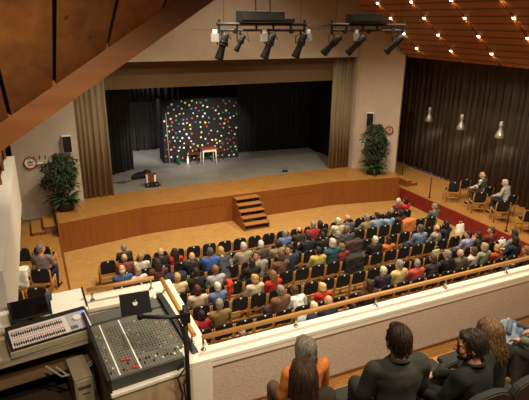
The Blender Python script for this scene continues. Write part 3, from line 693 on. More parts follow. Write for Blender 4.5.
obj('scribble_strip', b, m_tagw, t)
rnd = random.Random(4); slots = B(); rest = B(); nk = 0
kc = [m_kblk, m_kred, m_kyel, m_scrib]
def control(name, x0, x1, y0_, y1_, z0, z1, mi):
    global nk
    if nk < 96:
        b = B(); box(b, x0, x1, y0_, y1_, z0, z1, 0, 0, mm); obj(name, b, kc[mi], t); nk += 1
    else: box(rest, x0, x1, y0_, y1_, z0, z1, 0, mi, mm)
for (x, y) in ((-.22, .20), (-.27, .21), (-.17, .05), (-.19, .06)): control('switch', x, x + .04, y, y + .03, .006, .022, 1)
cols = [-.41 + i * .0325 for i in range(26)]; cols = [x for x in cols if abs(x + .33) > .018 and abs(x + .11) > .018]
for i, x in enumerate(cols):
    y = .06 + rnd.random() * .10; box(slots, x - .002, x + .002, .03, .20, .005, .008, 0, 0, mm); control('fader', x - .008, x + .008, y, y + .022, .006, .020, rnd.choice((0, 3, 1)) if i < 6 else rnd.choice((0, 0, 3)))
for j in range(14):
    for x in cols:
        y = Ls * .22 + j * .042; mi = 0 if rnd.random() < .8 else rnd.choice((1, 2, 3))
        control('knob', x - .0045, x + .0045, y - .0045, y + .0045, .004, .016, mi)
obj('fader_slots', slots, m_kblk, t)
o = obj('knob', rest, kc, t); o['kind'] = 'stuff'
# laptop on an arm
t = thing('laptop_stand', 'black jointed arm on a pole holding a laptop beside the mixing desk', 'stand', (1.13, 4.30, 2.84))
b = B(); lathe(b, [(.16, 0), (.16, .02), (.03, .04), (.02, .06)], (0, 0, 0), 16); obj('foot', b, m_black, t)
b = B(); tube(b, (0, 0, .04), (0, 0, 1.58), .024, None, 12); obj('pole', b, m_black, t)
b = B(); path_tube(b, [(0, 0, 1.46), (-.22, .09, 1.455), (-.40, .19, 1.45)], .02, 8); obj('arm', b, m_black, t)
b = B(); box(b, -.045, .045, -.045, .045, 1.40, 1.52, .01); obj('joint', b, m_darkmetal, t)
b = B(); tube(b, (-.40, .19, 1.43), (-.40, .19, 1.49), .03, None, 10); obj('joint', b, m_darkmetal, t)
mlt = frame_mat((.70, 4.485, 4.325), (.95, -.26, .10), (.20, .30, .88))
t = thing('laptop', 'black laptop with white emblem on its lid held by the arm', 'laptop', (0, 0, 0))
b = B(); box(b, -.145, .145, 0, .215, -.008, .008, .004, 0, mlt); obj('lid', b, m_black, t)
b = B(); mb = mlt @ Matrix.Translation((0, -.006, 0)) @ Matrix.Rotation(math.radians(100), 4, 'X'); box(b, -.145, .145, 0, .18, -.012, .0, .004, 0, mlt @ Matrix.Translation((0, 0, -.2)) @ Matrix.Rotation(PI / 2, 4, 'X')); obj('base', b, m_black, t)
b = B()
lg = [(0, .010), (.012, .022), (.026, .018), (.030, .004), (.022, -.014), (.010, -.026), (0, -.022), (-.010, -.026), (-.022, -.014), (-.030, .004), (-.026, .018), (-.012, .022)]
for poly in ([(x * .8, y * .8) for x, y in lg], [(.002, .021), (.010, .027), (.013, .037), (.003, .030)]):
    A = [b.verts.new(mlt @ Vector((x, y + .11, .0085))) for x, y in poly]; D = [b.verts.new(mlt @ Vector((x, y + .11, .0100))) for x, y in poly]
    b.faces.new(D); b.faces.new(A[::-1])
    for i in range(len(poly)): b.faces.new((A[i], A[(i + 1) % len(poly)], D[(i + 1) % len(poly)], D[i]))
obj('emblem', b, m_tagw, t)
# lighting console on a desk
t = thing('desk', 'beige desk under the lighting console', 'desk', (-.2, 5.66, 2.91), .12)
b = B(); box(b, -.75, .50, -.29, .30, .66, .70, .006); obj('desktop', b, m_beige, t)
b = B(); box(b, -.75, .50, -.28, -.25, .60, .66); obj('edge_board', b, m_beige, t)
for x in (-.74, .46):
    b = B(); box(b, x, x + .03, -.25, .26, -.07, .66); obj('side_panel', b, m_beige, t)
b = B(); box(b, -.72, .46, -.2, .26, .28, .31); obj('shelf', b, M('shelf_wood', (.20, .12, .06), .6), t)
b = B(); box(b, -.72, .46, .25, .27, -.07, .66); obj('back_panel', b, M('desk_back', (.10, .065, .04), .8), t)
t = thing('lighting_console', 'light grey lighting console with two rows of red faders', 'console', (-.10, 5.57, 3.612), .16)
mc = Matrix.Rotation(math.radians(9), 4, 'X')
b = B(); box(b, -.45, .45, -.20, .24, 0, .075, .008); obj('case_lower', b, m_beige, t)
b = B(); box(b, -.44, .44, -.17, .24, .085, .125, .006, 0, mc); obj('case_upper', b, m_black, t)
b = B(); box(b, -.415, .415, -.155, .15, .125, .135, .003, 0, mc); obj('control_panel', b, m_lgrey, t)
b = B()
for row, yy in ((0, -.13), (1, .02)):
    box(b, -.40, .14, yy - .035, yy - .030, .134, .138, 0, 1, mc)
    for i in range(24):
        x = -.39 + i * .0225; box(b, x - .002, x + .002, yy - .03, yy + .07, .134, .137, 0, 0, mc); yk = yy + (.0 if row == 0 else .01) + .01 * (i % 3 == 0); box(b, x - .007, x + .007, yk, yk + .030, .135, .148, 0, 0, mc)
    box(b, -.40, .14, yy + .075, yy + .088, .134, .138, 0, 1, mc)
obj('faders', b, [m_kblk, M('red_print', (.50, .22, .20), .5)], t)
b = B(); box(b, .19, .40, -.16, .15, .134, .138, .001, 0, mc); obj('key_pad', b, M('pad_grey', (.36, .36, .40), .5), t)
b = B(); p = mc @ Vector((.30, .04, .14)); tube(b, p, mc @ Vector((.30, .04, .155)), .05, .045, 20); obj('jog_wheel', b, m_scrib, t)
b = B(); box(b, .34, .39, .11, .14, .138, .142, 0, 0, mc); obj('display', b, M('blue_display', (.05, .08, .4), .3, emis=(.15, .25, 1), es=1.2), t)
b = B()
for i in range(8): box(b, .20 + (i % 4) * .02, .213 + (i % 4) * .02, -.13 + (i // 4) * .03, -.115 + (i // 4) * .03, .137, .146, 0, 0, mc)
obj('push_button', b, m_kblk, t)
t = thing('computer_tower', 'beige computer tower standing beside the desk', 'computer', (.16, 5.12, 2.84), .12)
b = B(); box(b, -.10, .10, -.02, .42, 0, .47, .01); obj('case', b, m_beige, t)
b = B(); box(b, -.085, .085, -.035, -.018, .03, .44, .006); obj('front_cover', b, M('beige_front', (.44, .36, .25), .5), t)
b = B(); box(b, -.07, .07, -.04, -.033, .33, .37, .002); box(b, -.03, .05, -.04, -.033, .26, .275); box(b, -.0, .03, -.041, -.033, .08, .10); obj('drive_slots', b, M('slot_dark', (.10, .075, .05), .6), t)
# screen and white board on the front ledge
ms = frame_mat((-.31, 6.13, 3.74), (.97, .12, 0), (-.02, .95, .12))
t = thing('flat_monitor', 'black screen lying tilted on the front ledge behind the lighting console', 'monitor', (0, 0, 0))
b = B(); box(b, -.22, .22, -.20, .20, -.02, .0, .008, 0, ms); obj('housing', b, m_black, t)
b = B(); box(b, -.20, .20, -.18, .18, -.001, .003, 0, 0, ms); obj('screen', b, M('screen_glass', (.006, .006, .007), .15), t)
b = B(); tube(b, ms @ Vector((0, -.1, -.02)), Vector((-.32, 6.08, 3.615)), .03, None, 10); obj('foot', b, m_black, t)
ms = frame_mat((.135, 6.22, 3.67), (.99, .03, 0), (0, .97, .06))
t = thing('notice_board', 'white board propped on the front ledge left of the handrail', 'board', (0, 0, 0))
b = B(); box(b, -.20, .20, -.26, .26, -.012, .0, .002, 0, ms); obj('sheet', b, m_paper, t)
b = B(); box(b, .195, .215, -.27, .27, -.02, .012, .003, 0, ms); obj('edge_clip', b, m_black, t)
t = thing('desk_lamp', 'small dark lamp clipped between the screen and the white board', 'lamp', (-.075, 6.1, 3.615))
b = B(); tube(b, (0, 0, 0), (.0, .02, .22), .012, None, 8); obj('stem', b, m_darkmetal, t)
b = B(); box(b, -.035, .035, -.05, .05, .20, .29, .012); obj('head', b, M('grey_blue', (.10, .11, .16), .4), t)
t = thing('fluorescent_tube', 'pale tube lying along the ledge behind the lighting console', 'tube', (-.1, 5.90, 3.66), .12)
b = B(); tube(b, (-.62, 0, 0), (.42, 0, 0), .024, None, 12); obj('tube', b, m_white, t)
for x in (-.64, .42):
    b = B(); tube(b, (x, 0, 0), (x + .03, 0, 0), .028, None, 12); obj('end_cap', b, m_tagw, t)
b = B(); path_tube(b, [(-.02, 6.0, 3.64), (.05, 5.85, 3.70), (.0, 5.75, 3.66), (.12, 5.72, 3.63), (.25, 5.85, 3.66), (.34, 5.80, 3.60), (.37, 5.6, 3.3)], .008, 6)
tag(obj('cable', b, m_black), 'black cables looping over the ledge behind the console', 'cable')
b = B()
for k in range(6):
    y = 4.35 + k * .12; path_tube(b, [(1.16, y, 3.58), (1.10 - .03 * (k % 2), y + .02, 3.45), (1.13, y + .08, 3.2), (1.08, y + .1, 2.88)], .010, 6)
tag(obj('cable', b, m_black), 'bundle of dark cables hanging behind the mixing desk', 'cable')
b = B(); path_tube(b, [(-.1, 5.35, 3.36), (.02, 5.32, 3.22), (.15, 5.33, 3.2), (.3, 5.4, 3.26)], .012, 6); path_tube(b, [(-.2, 5.35, 3.40), (-.05, 5.31, 3.24), (.12, 5.31, 3.24), (.3, 5.4, 3.30)], .012, 6)
tag(obj('cable', b, M('grey_cable', (.35, .33, .30), .5)), 'pale cables sagging under the desk', 'cable')
# ------------------------------------------------------------------ people: shared builders
def remesh(bm, name, mats, voxel, it=3, disp=0., freq=9., seed=0):
    me = bpy.data.meshes.new(name + '_src'); bmesh.ops.recalc_face_normals(bm, faces=bm.faces); bm.to_mesh(me); bm.free()
    o = bpy.data.objects.new('remesh_source', me); C.objects.link(o)
    md = o.modifiers.new('r', 'REMESH'); md.mode = 'VOXEL'; md.voxel_size = voxel; md.use_smooth_shade = True
    if it:
        sm = o.modifiers.new('s', 'SMOOTH'); sm.factor = .5; sm.iterations = it
    dg = bpy.context.evaluated_depsgraph_get(); dg.update()
    out = bpy.data.meshes.new_from_object(o.evaluated_get(dg)); out.name = name
    bpy.data.objects.remove(o); bpy.data.meshes.remove(me)
    if disp:
        for v in out.vertices:
            p = v.co * freq + Vector((seed, 0, 0)); v.co += v.normal * disp * noise.noise(p)
    out.materials.clear()
    for m in (mats if isinstance(mats, (list, tuple)) else [mats]): out.materials.append(m)
    for p in out.polygons: p.use_smooth = True
    return out
RX = lambda a: Matrix.Rotation(a, 4, 'X')
RZ = lambda a: Matrix.Rotation(a, 4, 'Z')
def pose(lean=0., yaw=0., arms='lap', headtilt=0., wide=1., foot=.44):
    """joint positions of a seated figure facing +Y, origin on the floor under the pelvis"""
    J = {}
    def up(x, y, z):   # upper-body point leaned about the hip line
        v = Vector((x, y, z - .55)); v = RX(-lean) @ v; return Vector((v.x, v.y, v.z + .55))
    J['pelvis'] = Vector((0, 0, .55)); J['belly'] = up(0, -.01, .75); J['chest'] = up(0, -.02, .93); J['neck'] = up(0, -.02, 1.06); J['head'] = up(0, .02, 1.20)
    J['up'] = up
    for s in (-1, 1):
        J['sh', s] = up(s * .175 * wide, -.015, 1.01)
        if arms == 'lap': J['el', s] = up(s * .215 * wide, .04, .76); J['wr', s] = Vector((s * .10, .27, .66))
        elif arms == 'fold': J['el', s] = up(s * .24 * wide, .08, .78); J['wr', s] = up(-s * .04, .22, .80 + .03 * s)
        elif arms == 'knee': J['el', s] = up(s * .24 * wide, .10, .80); J['wr', s] = Vector((s * .14, .42, .66))
        elif arms == 'open': J['el', s] = up(s * .34, .10, .84); J['wr', s] = Vector((s * .36, .36, .80))
        J['hip', s] = Vector((s * .09, .0, .54)); J['kn', s] = Vector((s * .12, foot, .535)); J['an', s] = Vector((s * .12, foot - .03, .09)); J['toe', s] = Vector((s * .13, foot + .14, .045))
    J['yaw'] = yaw; J['tilt'] = headtilt
    return J
def head_mat(J): return Matrix.Translation(J['head']) @ RZ(J['yaw']) @ RX(-J['tilt'])
def body_bm(J, detail=1):
    b = B(); H = head_mat(J)
    u, v = (16, 10) if detail == 1 else (28, 20)
    ell(b, (0, 0, 0), (.1, .1, .1), H @ Matrix.Translation((0, -.005, .02)) @ Matrix.Diagonal((.76, .96, 1.02, 1)), u, v)
    ell(b, (0, 0, 0), (.1, .1, .1), H @ Matrix.Translation((0, .028, -.055)) @ Matrix.Diagonal((.60, .62, .62, 1)), u, v)
    ell(b, (0, 0, 0), (.1, .1, .1), H @ Matrix.Translation((0, .062, -.095)) @ Matrix.Diagonal((.28, .24, .22, 1)), u, v)
    rc(b, H @ Vector((0, .085, .015)), H @ Vector((0, .108, -.028)), .010, .016, 10)        # nose
    rc(b, H @ Vector((-.022, .084, -.068)), H @ Vector((.022, .084, -.068)), .010, .010, 8)  # lips
    rc(b, H @ Vector((-.045, .080, .034)), H @ Vector((.045, .080, .034)), .010, .010, 8)    # brow
    for s in (-1, 1):
        ell(b, (0, 0, 0), (.1, .1, .1), H @ Matrix.Translation((s * .078, -.008, -.012)) @ Matrix.Diagonal((.09, .19, .32, 1)), 10, 8)
        ell(b, (0, 0, 0), (.1, .1, .1), H @ Matrix.Translation((s * .042, .066, -.022)) @ Matrix.Diagonal((.24, .22, .22, 1)), 10, 8)
    rc(b, J['neck'] - Vector((0, 0, .04)), H @ Vector((0, -.012, -.06)), .058, .056)
    # trunk and limbs (slimmer than the clothes)
    for a, c, r0, r1 in (('pelvis', 'belly', .09, .085), ('belly', 'chest', .085, .085), ('chest', 'neck', .07, .05)): rc(b, J[a], J[c], r0, r1)
    for s in (-1, 1):
        rc(b, J['chest'], J['sh', s], .065, .045); rc(b, J['sh', s], J['el', s], .044, .038); rc(b, J['el', s], J['wr', s], .038, .025)
        rc(b, J['pelvis'], J['hip', s], .08, .075); rc(b, J['hip', s], J['kn', s], .075, .052); rc(b, J['kn', s], J['an', s], .050, .035); rc(b, J['an', s], J['toe', s], .036, .028)
        hand(b, J['wr', s], J['wr', s] - J['el', s], s)
    return b
def hand(b, w, d, s, k=1.0):
    """palm with five bent fingers; s = +1 right hand, -1 left hand"""
    d = d.normalized(); side = d.cross(Vector((0, 0, 1))); side = side.normalized() if side.length > .05 else Vector((1, 0, 0)); n = side.cross(d)
    side = side * s
    c = w + d * .05 * k; m = frame_mat(c, side, d)
    ell(b, (0, 0, 0), (.1, .1, .1), m @ Matrix.Diagonal((.40 * k, .52 * k, .16 * k, 1)), 12, 8)
    for i, (o, L) in enumerate(((-.030, .068), (-.010, .078), (.010, .074), (.028, .058))):
        p0 = c + d * .035 * k - side * o * k; p1 = p0 + d * L * .5 * k - n * .008; p2 = p1 + d * L * .42 * k - n * .026 * k
        rc(b, p0, p1, .0095 * k, .0088 * k, 8); rc(b, p1, p2, .0088 * k, .0075 * k, 8)
    p0 = c - d * .02 * k - side * .028 * k; p1 = p0 - side * .026 * k + d * .030 * k - n * .01; p2 = p1 - side * .004 + d * .030 * k - n * .012
    rc(b, p0, p1, .012 * k, .010 * k, 8); rc(b, p1, p2, .010 * k, .008 * k, 8)
def top_bm(J, wide=1., sleeve=1., fem=False):
    b = B(); up = J['up']
    hips = .155 if not fem else .165
    prof = [(.47, hips, .11), (.56, hips + .01, .125), (.68, .155 if not fem else .145, .130), (.82, .170 if not fem else .155, .130), (.93, .185 * wide if not fem else .165, .122), (1.00, .165 * wide, .105), (1.045, .115 * wide, .085), (1.075, .066, .066)]
    loft(b, [(up(0, (-.01 if z < 1 else -.02), z), rx, ry) for z, rx, ry in prof], 24)
    for s in (-1, 1):
        rc(b, up(s * .05, -.02, 1.025), J['sh', s] + Vector((0, 0, .012)), .055, .062); rc(b, J['chest'] + Vector((0, 0, .02)), J['sh', s], .09, .070); rc(b, J['sh', s], J['el', s], .070, .058)
        e = J['el', s].lerp(J['wr', s], sleeve * .96); rc(b, J['el', s], e, .058, .042)
    return b
def trouser_bm(J):
    b = B(); ell(b, (0, 0, 0), (.1, .1, .1), Matrix.Translation(J['pelvis'] + Vector((0, -.0, -.005))) @ Matrix.Diagonal((1.68, 1.32, .95, 1)), 20, 12)
    for s in (-1, 1):
        rc(b, J['hip', s], J['kn', s], .088, .066); rc(b, J['kn', s], J['an', s] + Vector((0, 0, .02)), .064, .052)
    return b
def shoe_bm(J):
    b = B()
    for s in (-1, 1):
        a = J['an', s]; tt = J['toe', s]
        rc(b, Vector((a.x, a.y - .02, .048)), Vector((tt.x, tt.y, .042)), .045, .038); rc(b, a, Vector((a.x, a.y, .05)), .042, .045)
        box(b, a.x - .04, a.x + .05 * 1, a.y - .06, tt.y + .03, .004, .03, .01)
    return b
def hair_bm(style, seed=1):
    """hair around a head whose centre is the origin, facing +Y"""
    b = B(); rnd = random.Random(seed)
    T = Matrix.Translation
    def E(c, r): ell(b, (0, 0, 0), (.1, .1, .1), T(c) @ Matrix.Diagonal((r[0], r[1], r[2], 1)), 18, 12)
    if style == 'bald':
        E((0, -.030, -.012), (.80, .86, .62)); E((0, -.06, -.04), (.62, .52, .5)); return b
    E((0, -.022, .036), (.84, .98, 1.0)); E((0, -.045, -.02), (.74, .74, .74))
    if style in ('bob', 'curly', 'long'):
        E((0, -.04, -.04), (.88, .78, .95)); E((-.055, -.005, -.03), (.32, .55, .9)); E((.055, -.005, -.03), (.32, .55, .9)); E((0, .04, .085), (.6, .5, .38))
    else: E((0, .03, .088), (.6, .55, .36))
    if style == 'curly':
        for k in range(26):
            a = rnd.uniform(0, PI) + PI; z = rnd.uniform(-.12, .09); E((.085 * math.cos(a), .085 * math.sin(a) * .9 - .01, z), (.26, .26, .26))
    if style == 'long':
        loft(b, [((0, -.075, z), w, d) for z, w, d in ((.02, .08, .05), (-.10, .095, .055), (-.22, .10, .045), (-.34, .085, .035), (-.40, .05, .02))], 16)
    return b
HAIRCOL = {'grey': (.22, .20, .18), 'greying': (.17, .12, .09), 'sandy': (.30, .19, .09), 'thin grey': (.23, .19, .16), 'dark': (.020, .013, .010), 'white': (.50, .47, .42), 'silver': (.40, .38, .34), 'dark brown': (.035, .018, .010),
           'ash blond': (.33, .25, .15), 'blond': (.42, .26, .10), 'dark grey': (.07, .065, .06), 'reddish': (.22, .08, .035), 'brown': (.075, .038, .018), 'light brown': (.18, .09, .04), 'greying brown': (.15, .11, .08), 'thin dark': (.06, .045, .035),
           'dark red': (.075, .018, .012), 'light blond': (.58, .42, .20), 'pale blond': (.62, .52, .34), 'black': (.012, .010, .010), 'thin white': (.42, .38, .33), 'bald_tan': (.2, .1, .06)}
def m_hair(w): return M('hair_' + w.replace(' ', '_'), HAIRCOL[w], .65, var=.45, scale=45, bump=.3, stretch=(1, 1, .25))
POSES = {'up': pose(-.08, 0, 'lap'), 'fold': pose(-.1, 0, 'fold'), 'knee': pose(-.02, 0, 'knee'), 'lean': pose(.5, 0, 'knee'), 'left': pose(-.06, 1.0, 'lap'), 'right': pose(-.06, -.9, 'lap'), 'back': pose(-.06, 1.75, 'lap'), 'tiltl': pose(-.05, .35, 'lap', .12), 'tiltr': pose(-.08, -.4, 'fold', .1)}
PM = {}
def proto(kind, key, fem=False):
    k = (kind, key, fem)
    if k in PM: return PM[k]
    J = POSES.get(key)
    if kind == 'body': me = remesh(body_bm(J), 'person_body', m_skin, .0085, 2)
    elif kind == 'top': me = remesh(top_bm(J, 1.04 if fem else 1.12, 1, fem), 'top', m_paper, .016, 3, .012, 11)
    elif kind == 'trousers': me = remesh(trouser_bm(J), 'trousers', m_trou[0], .016, 3, .006, 11)
    elif kind == 'shoes': me = remesh(shoe_bm(J), 'shoes', m_shoe, .012, 2)
    elif kind == 'hair': me = remesh(hair_bm(key), 'hair', m_skin, .010, 2, .006, 40)
    PM[k] = me
    return me
def mesh_child(name, me, mat, parent, loc=None, rz=0):
    o = bpy.data.objects.new(name, me); C.objects.link(o); o.parent = parent
    o.material_slots[0].link = 'OBJECT'; o.material_slots[0].material = mat
    if loc is not None: o.location = loc
    o.rotation_euler = (0, 0, rz)
    return o
def seated(label, loc, rz, s, hair, haircol, topmat, posekey, trou=0, fem=None, group=None, topname='jumper'):
    fem = hair in ('bob', 'long', 'curly') if fem is None else fem
    J = POSES[posekey]
    p = bpy.data.objects.new('person', proto('body', posekey)); C.objects.link(p); p.location = loc; p.rotation_euler = (0, 0, rz); p.scale = (s, s, s)
    tag(p, label, 'person', group)
    h = J['head']
    ho = mesh_child('hair', proto('hair', hair), m_hair(haircol), p, h, J['yaw']); ho.rotation_euler = (-J['tilt'], 0, J['yaw'])
    mesh_child(topname, proto('top', posekey, fem), topmat, p)
    mesh_child('trousers', proto('trousers', posekey), m_trou[trou], p)
    mesh_child('shoes', proto('shoes', posekey), m_shoe, p)
    return p
def coat(name, label, loc, rz, col, w=.46, h=.5, seed=1):
    """a garment hung over a chair back"""
    t = thing(name, label, 'coat', loc, rz); rnd = random.Random(seed)
    b = B()
    for k in range(9):
        x = -w / 2 + w * k / 8; dz = rnd.uniform(-.04, .04)
        rc(b, (x, -.085, .86 - h + dz), (x, -.075, .84), .055, .05); rc(b, (x, -.075, .84), (x, .09, .85), .05, .05); rc(b, (x, .09, .85), (x, .11, .66 + dz), .05, .05)
    me = remesh(b, 'coat_cloth', M('coat_' + name + str(seed), col, .9), .018, 3, .02, 9, seed)
    obj('body', me, None, t)
    b = B(); rc(b, (-w / 2 - .02, -.09, .80), (-w / 2 - .03, -.10, .42), .05, .038)
    obj('sleeve', remesh(b, 'sleeve_cloth', M('coat_' + name + str(seed), col, .9), .014, 2, .01, 9, seed), None, t)
    return t

# ------------------------------------------------------------------ chairs
def chair_proto():
    t = thing('hall_chair', 'proto', 'chair')
    b = B(); box(b, -.195, .195, .06, .47, .425, .475, .018); obj('seat', b, m_upholst, t)
    b = B(); mt = Matrix.Translation((0, .0, .48)) @ RX(math.radians(6))
    pts = [(-.17, .02), (-.196, .05), (-.198, .27), (-.18, .34), (-.13, .37), (.13, .37), (.18, .34), (.198, .27), (.196, .05), (.17, .02)]; n = len(pts)
    A = [b.verts.new(mt @ Vector((x, -.024, z))) for x, z in pts]; D = [b.verts.new(mt @ Vector((x, .024, z))) for x, z in pts]
    b.faces.new(A); b.faces.new(D[::-1])
    for i in range(n): b.faces.new((A[i], A[(i + 1) % n], D[(i + 1) % n], D[i]))
    bmesh.ops.bevel(b, geom=list(b.edges), offset=.008, segments=2, affect='EDGES'); obj('backrest', b, m_upholst, t)
    for s in (-1, 1):
        b = B(); path_tube(b, [(s * .218, .055, 0), (s * .218, .02, .45), (s * .218, -.024, .77), (s * .218, -.026, .785)], [.017, .020, .018, .010], 8); obj('leg', b, m_chairwood, t)
        b = B(); tube(b, (s * .215, .45, 0), (s * .215, .445, .45), .016, .019, 8); obj('leg', b, m_chairwood, t)
        b = B(); box(b, s * .215 - .012, s * .215 + .012, .03, .45, .385, .43, .004); obj('side_rail', b, m_chairwood, t)
    for nm, bx in (('back_rail', (-.215, .215, .015, .04, .37, .425)), ('front_rail', (-.21, .21, .44, .462, .385, .43)), ('rung', (-.21, .21, .435, .455, .21, .245)), ('rung', (-.215, .215, .03, .05, .18, .21))):
        b = B(); box(b, *bx, .004); obj(nm, b, m_chairwood, t)
    b = B(); box(b, -.019, .019, -.068, -.050, .808, .840, .004); obj('number_tag', b, m_tagw, t)
    return t
chair0 = chair_proto(); chair_used = [False]
def place_chair(loc, rz, label, group):
    if not chair_used[0]:
        chair_used[0] = True; chair0.location = loc; chair0.rotation_euler = (0, 0, rz); chair0['label'] = label; chair0['group'] = group
        return chair0
    return dup(chair0, loc, rz, label, group)

PPL = [
(0,1.89,13.40,1.08,'short','grey','dark suit',(.03,.03,.035),'up'),
(1,1.76,12.55,1.17,'bald','greying','rust top',(.23,.06,.035),'up'),
(1,2.18,12.55,1.12,'short','sandy','white top',(.62,.58,.52),'up'),
(1,2.72,12.55,1.16,'bald','thin grey','black jumper',(.02,.02,.022),'up'),
(1,3.10,12.55,1.09,'long','dark','red top',(.5,.03,.03),'up'),
(2,3.37,11.83,1.22,'bald','grey','black jacket',(.018,.018,.02),'up'),
(2,1.58,11.83,1.21,'bald','white','blue jacket',(.06,.10,.24),'up'),
(2,1.96,11.83,1.10,'bob','ash blond','white blouse',(.66,.62,.58),'up'),
(2,2.47,11.83,1.20,'long','dark brown','brown jumper',(.12,.045,.035),'up'),
(3,2.73,10.93,1.18,'short','blond','cream top',(.6,.48,.27),'up'),
(3,3.20,10.93,1.22,'short','dark','black jumper',(.016,.016,.016),'up'),
(2,3.87,11.83,1.26,'short','dark grey','bright blue shirt',(.05,.12,.42),'up'),
(2,4.23,12.00,1.15,'bob','blond','dark vest over grey sleeves',(.05,.055,.075),'lean'),
(3,3.70,10.93,1.19,'short','reddish','light grey top',(.40,.40,.44),'up'),
(2,4.82,11.83,1.24,'short','silver','beige jacket',(.34,.29,.22),'up'),
(2,5.34,11.83,1.21,'short','white','dark grey jumper',(.07,.07,.08),'up'),
(2,5.84,11.83,1.14,'short','dark','khaki jacket',(.26,.21,.13),'up'),
(1,6.44,12.55,1.08,'short','grey','blue shirt',(.14,.19,.46),'up'),
(3,4.92,11.08,1.30,'short','brown','stone jacket',(.30,.27,.22),'back'),
(3,4.68,10.93,1.21,'bob','dark brown','black top',(.018,.016,.016),'up'),
(3,5.50,10.93,1.23,'bob','brown','brown cardigan',(.15,.08,.05),'up'),
(3,5.84,11.08,1.30,'short','dark','navy jacket',(.03,.04,.08),'back'),
(4,4.43,10.16,1.16,'bob','blond','cream top',(.62,.53,.42),'up'),
(4,4.92,10.16,1.16,'long','light brown','red jumper',(.52,.03,.025),'up'),
(1,6.91,12.55,1.10,'bald','dark','dark brown jacket',(.055,.035,.022),'up'),
(1,7.40,12.55,1.20,'short','grey','red shirt',(.36,.03,.045),'up'),
(1,7.64,12.55,1.18,'bob','dark','black top',(.02,.018,.018),'up'),
(1,8.29,12.55,1.18,'short','white','cream jacket',(.62,.52,.36),'up'),
(1,8.63,12.55,1.22,'bald','brown','slate jacket',(.10,.11,.15),'up'),
(1,9.36,12.55,1.13,'short','grey','khaki jacket',(.33,.25,.15),'up'),
(1,9.76,12.55,1.14,'short','dark','light blue shirt',(.28,.38,.60),'up'),
(2,6.82,11.83,1.20,'short','dark','navy jumper',(.02,.022,.04),'up'),
(2,7.32,11.83,1.14,'short','dark','black jumper',(.017,.015,.015),'up'),
(2,7.83,11.83,1.09,'bob','grey','dark brown cardigan',(.08,.05,.04),'up'),
(2,8.17,11.85,1.19,'short','greying brown','slate blue jacket',(.06,.07,.11),'right'),
(3,7.08,10.93,1.32,'bob','silver','teal top',(.03,.10,.13),'up'),
(3,7.39,10.93,1.14,'bob','light brown','maroon jacket',(.24,.04,.045),'up'),
(3,6.64,10.93,1.17,'short','dark','yellow top',(.55,.44,.12),'up'),
(3,8.51,10.93,1.16,'short','white','black jacket',(.017,.016,.018),'up'),
(1,10.24,12.55,1.10,'bob','dark','pale blue shirt',(.30,.42,.66),'up'),
(0,11.31,13.42,1.14,'short','white','maroon waistcoat',(.16,.02,.035),'right'),
(0,11.60,13.40,1.14,'bob','dark','red jumper',(.55,.025,.03),'up'),
(1,10.71,12.55,1.10,'bob','dark','maroon jumper',(.10,.02,.03),'up'),
(1,12.14,12.55,1.12,'short','grey','grey jacket',(.15,.15,.15),'up'),
(3,10.13,10.93,1.25,'short','dark grey','blue patterned shirt',(.18,.25,.44),'up'),
(3,10.78,10.93,1.15,'bald','thin dark','grey plaid shirt',(.27,.25,.25),'up'),
(3,11.13,10.93,1.23,'bob','dark','navy jumper',(.022,.022,.045),'up'),
(3,8.97,10.93,1.08,'bob','dark','orange top',(.60,.17,.04),'up'),
(4,11.29,10.18,1.15,'short','dark','lilac shirt',(.36,.36,.62),'left'),
(5,9.11,9.24,1.21,'bob','brown','dark patterned top',(.06,.05,.05),'up'),
(5,9.59,9.24,1.24,'short','grey','black jacket',(.018,.018,.02),'up'),
(5,10.06,9.24,1.18,'bald','thin grey','grey brown jacket',(.16,.13,.10),'up'),
(5,8.60,9.24,1.16,'short','grey','coral top',(.58,.10,.08),'up'),
(5,8.02,9.24,1.25,'short','grey','pale yellow top',(.72,.55,.25),'up'),
(5,7.53,9.24,1.17,'short','white','navy jacket',(.03,.025,.05),'up'),
(4,11.68,10.16,1.07,'bob','dark brown','charcoal top',(.05,.045,.045),'up'),
(4,12.21,10.18,1.14,'short','brown','maroon jumper',(.19,.04,.04),'left'),
(5,10.93,9.24,1.21,'bob','ash blond','sage green top',(.33,.36,.24),'up'),
(5,11.43,9.24,1.09,'bob','blond','orange red top',(.55,.09,.03),'up'),
(5,12.49,9.61,1.20,'long','dark','grey print top',(.26,.26,.28),'up'),
(5,12.10,9.24,1.21,'bob','dark','navy top',(.025,.03,.055),'up'),
(5,10.55,9.24,1.16,'bob','brown','white blouse',(.66,.62,.56),'up'),
(6,11.67,8.51,1.28,'short','light brown','dark jacket',(.05,.045,.045),'up'),
(4,3.48,10.16,1.15,'short','white','denim blue shirt',(.12,.19,.36),'up'),
(4,2.99,10.16,1.18,'bob','dark red','cream blouse',(.55,.45,.35),'up'),
(5,3.20,9.24,1.25,'short','grey','olive brown jacket',(.24,.16,.06),'up'),
(5,2.79,9.24,1.09,'bob','black','red top',(.40,.03,.035),'up'),
(5,4.67,9.24,1.26,'short','grey','brown jumper',(.22,.11,.08),'up'),
(5,5.12,9.41,1.08,'bob','brown','white shirt',(.72,.72,.74),'lean'),
(5,5.78,9.24,1.10,'bob','light blond','red jumper',(.55,.035,.025),'up'),
(6,5.41,8.38,1.28,'bald','thin grey','navy jacket',(.03,.035,.06),'up'),
(6,5.15,8.55,1.10,'bob','pale blond','dark blue top',(.03,.03,.05),'lean'),
(6,6.65,8.61,1.29,'bob','dark brown','dark maroon jacket',(.06,.025,.025),'up'),
(6,3.36,8.38,1.04,'bald','thin white','dark jacket',(.035,.03,.03),'up'),
]
ROWY = [13.27, 12.42, 11.70, 10.80, 10.03, 9.11, 8.25]
ROWN = ['front', 'second', 'third', 'fourth', 'fifth', 'sixth', 'seventh']
PH = [3.829, 3.70, 3.929, 4.156, 3.02, 2.755, 2.90]
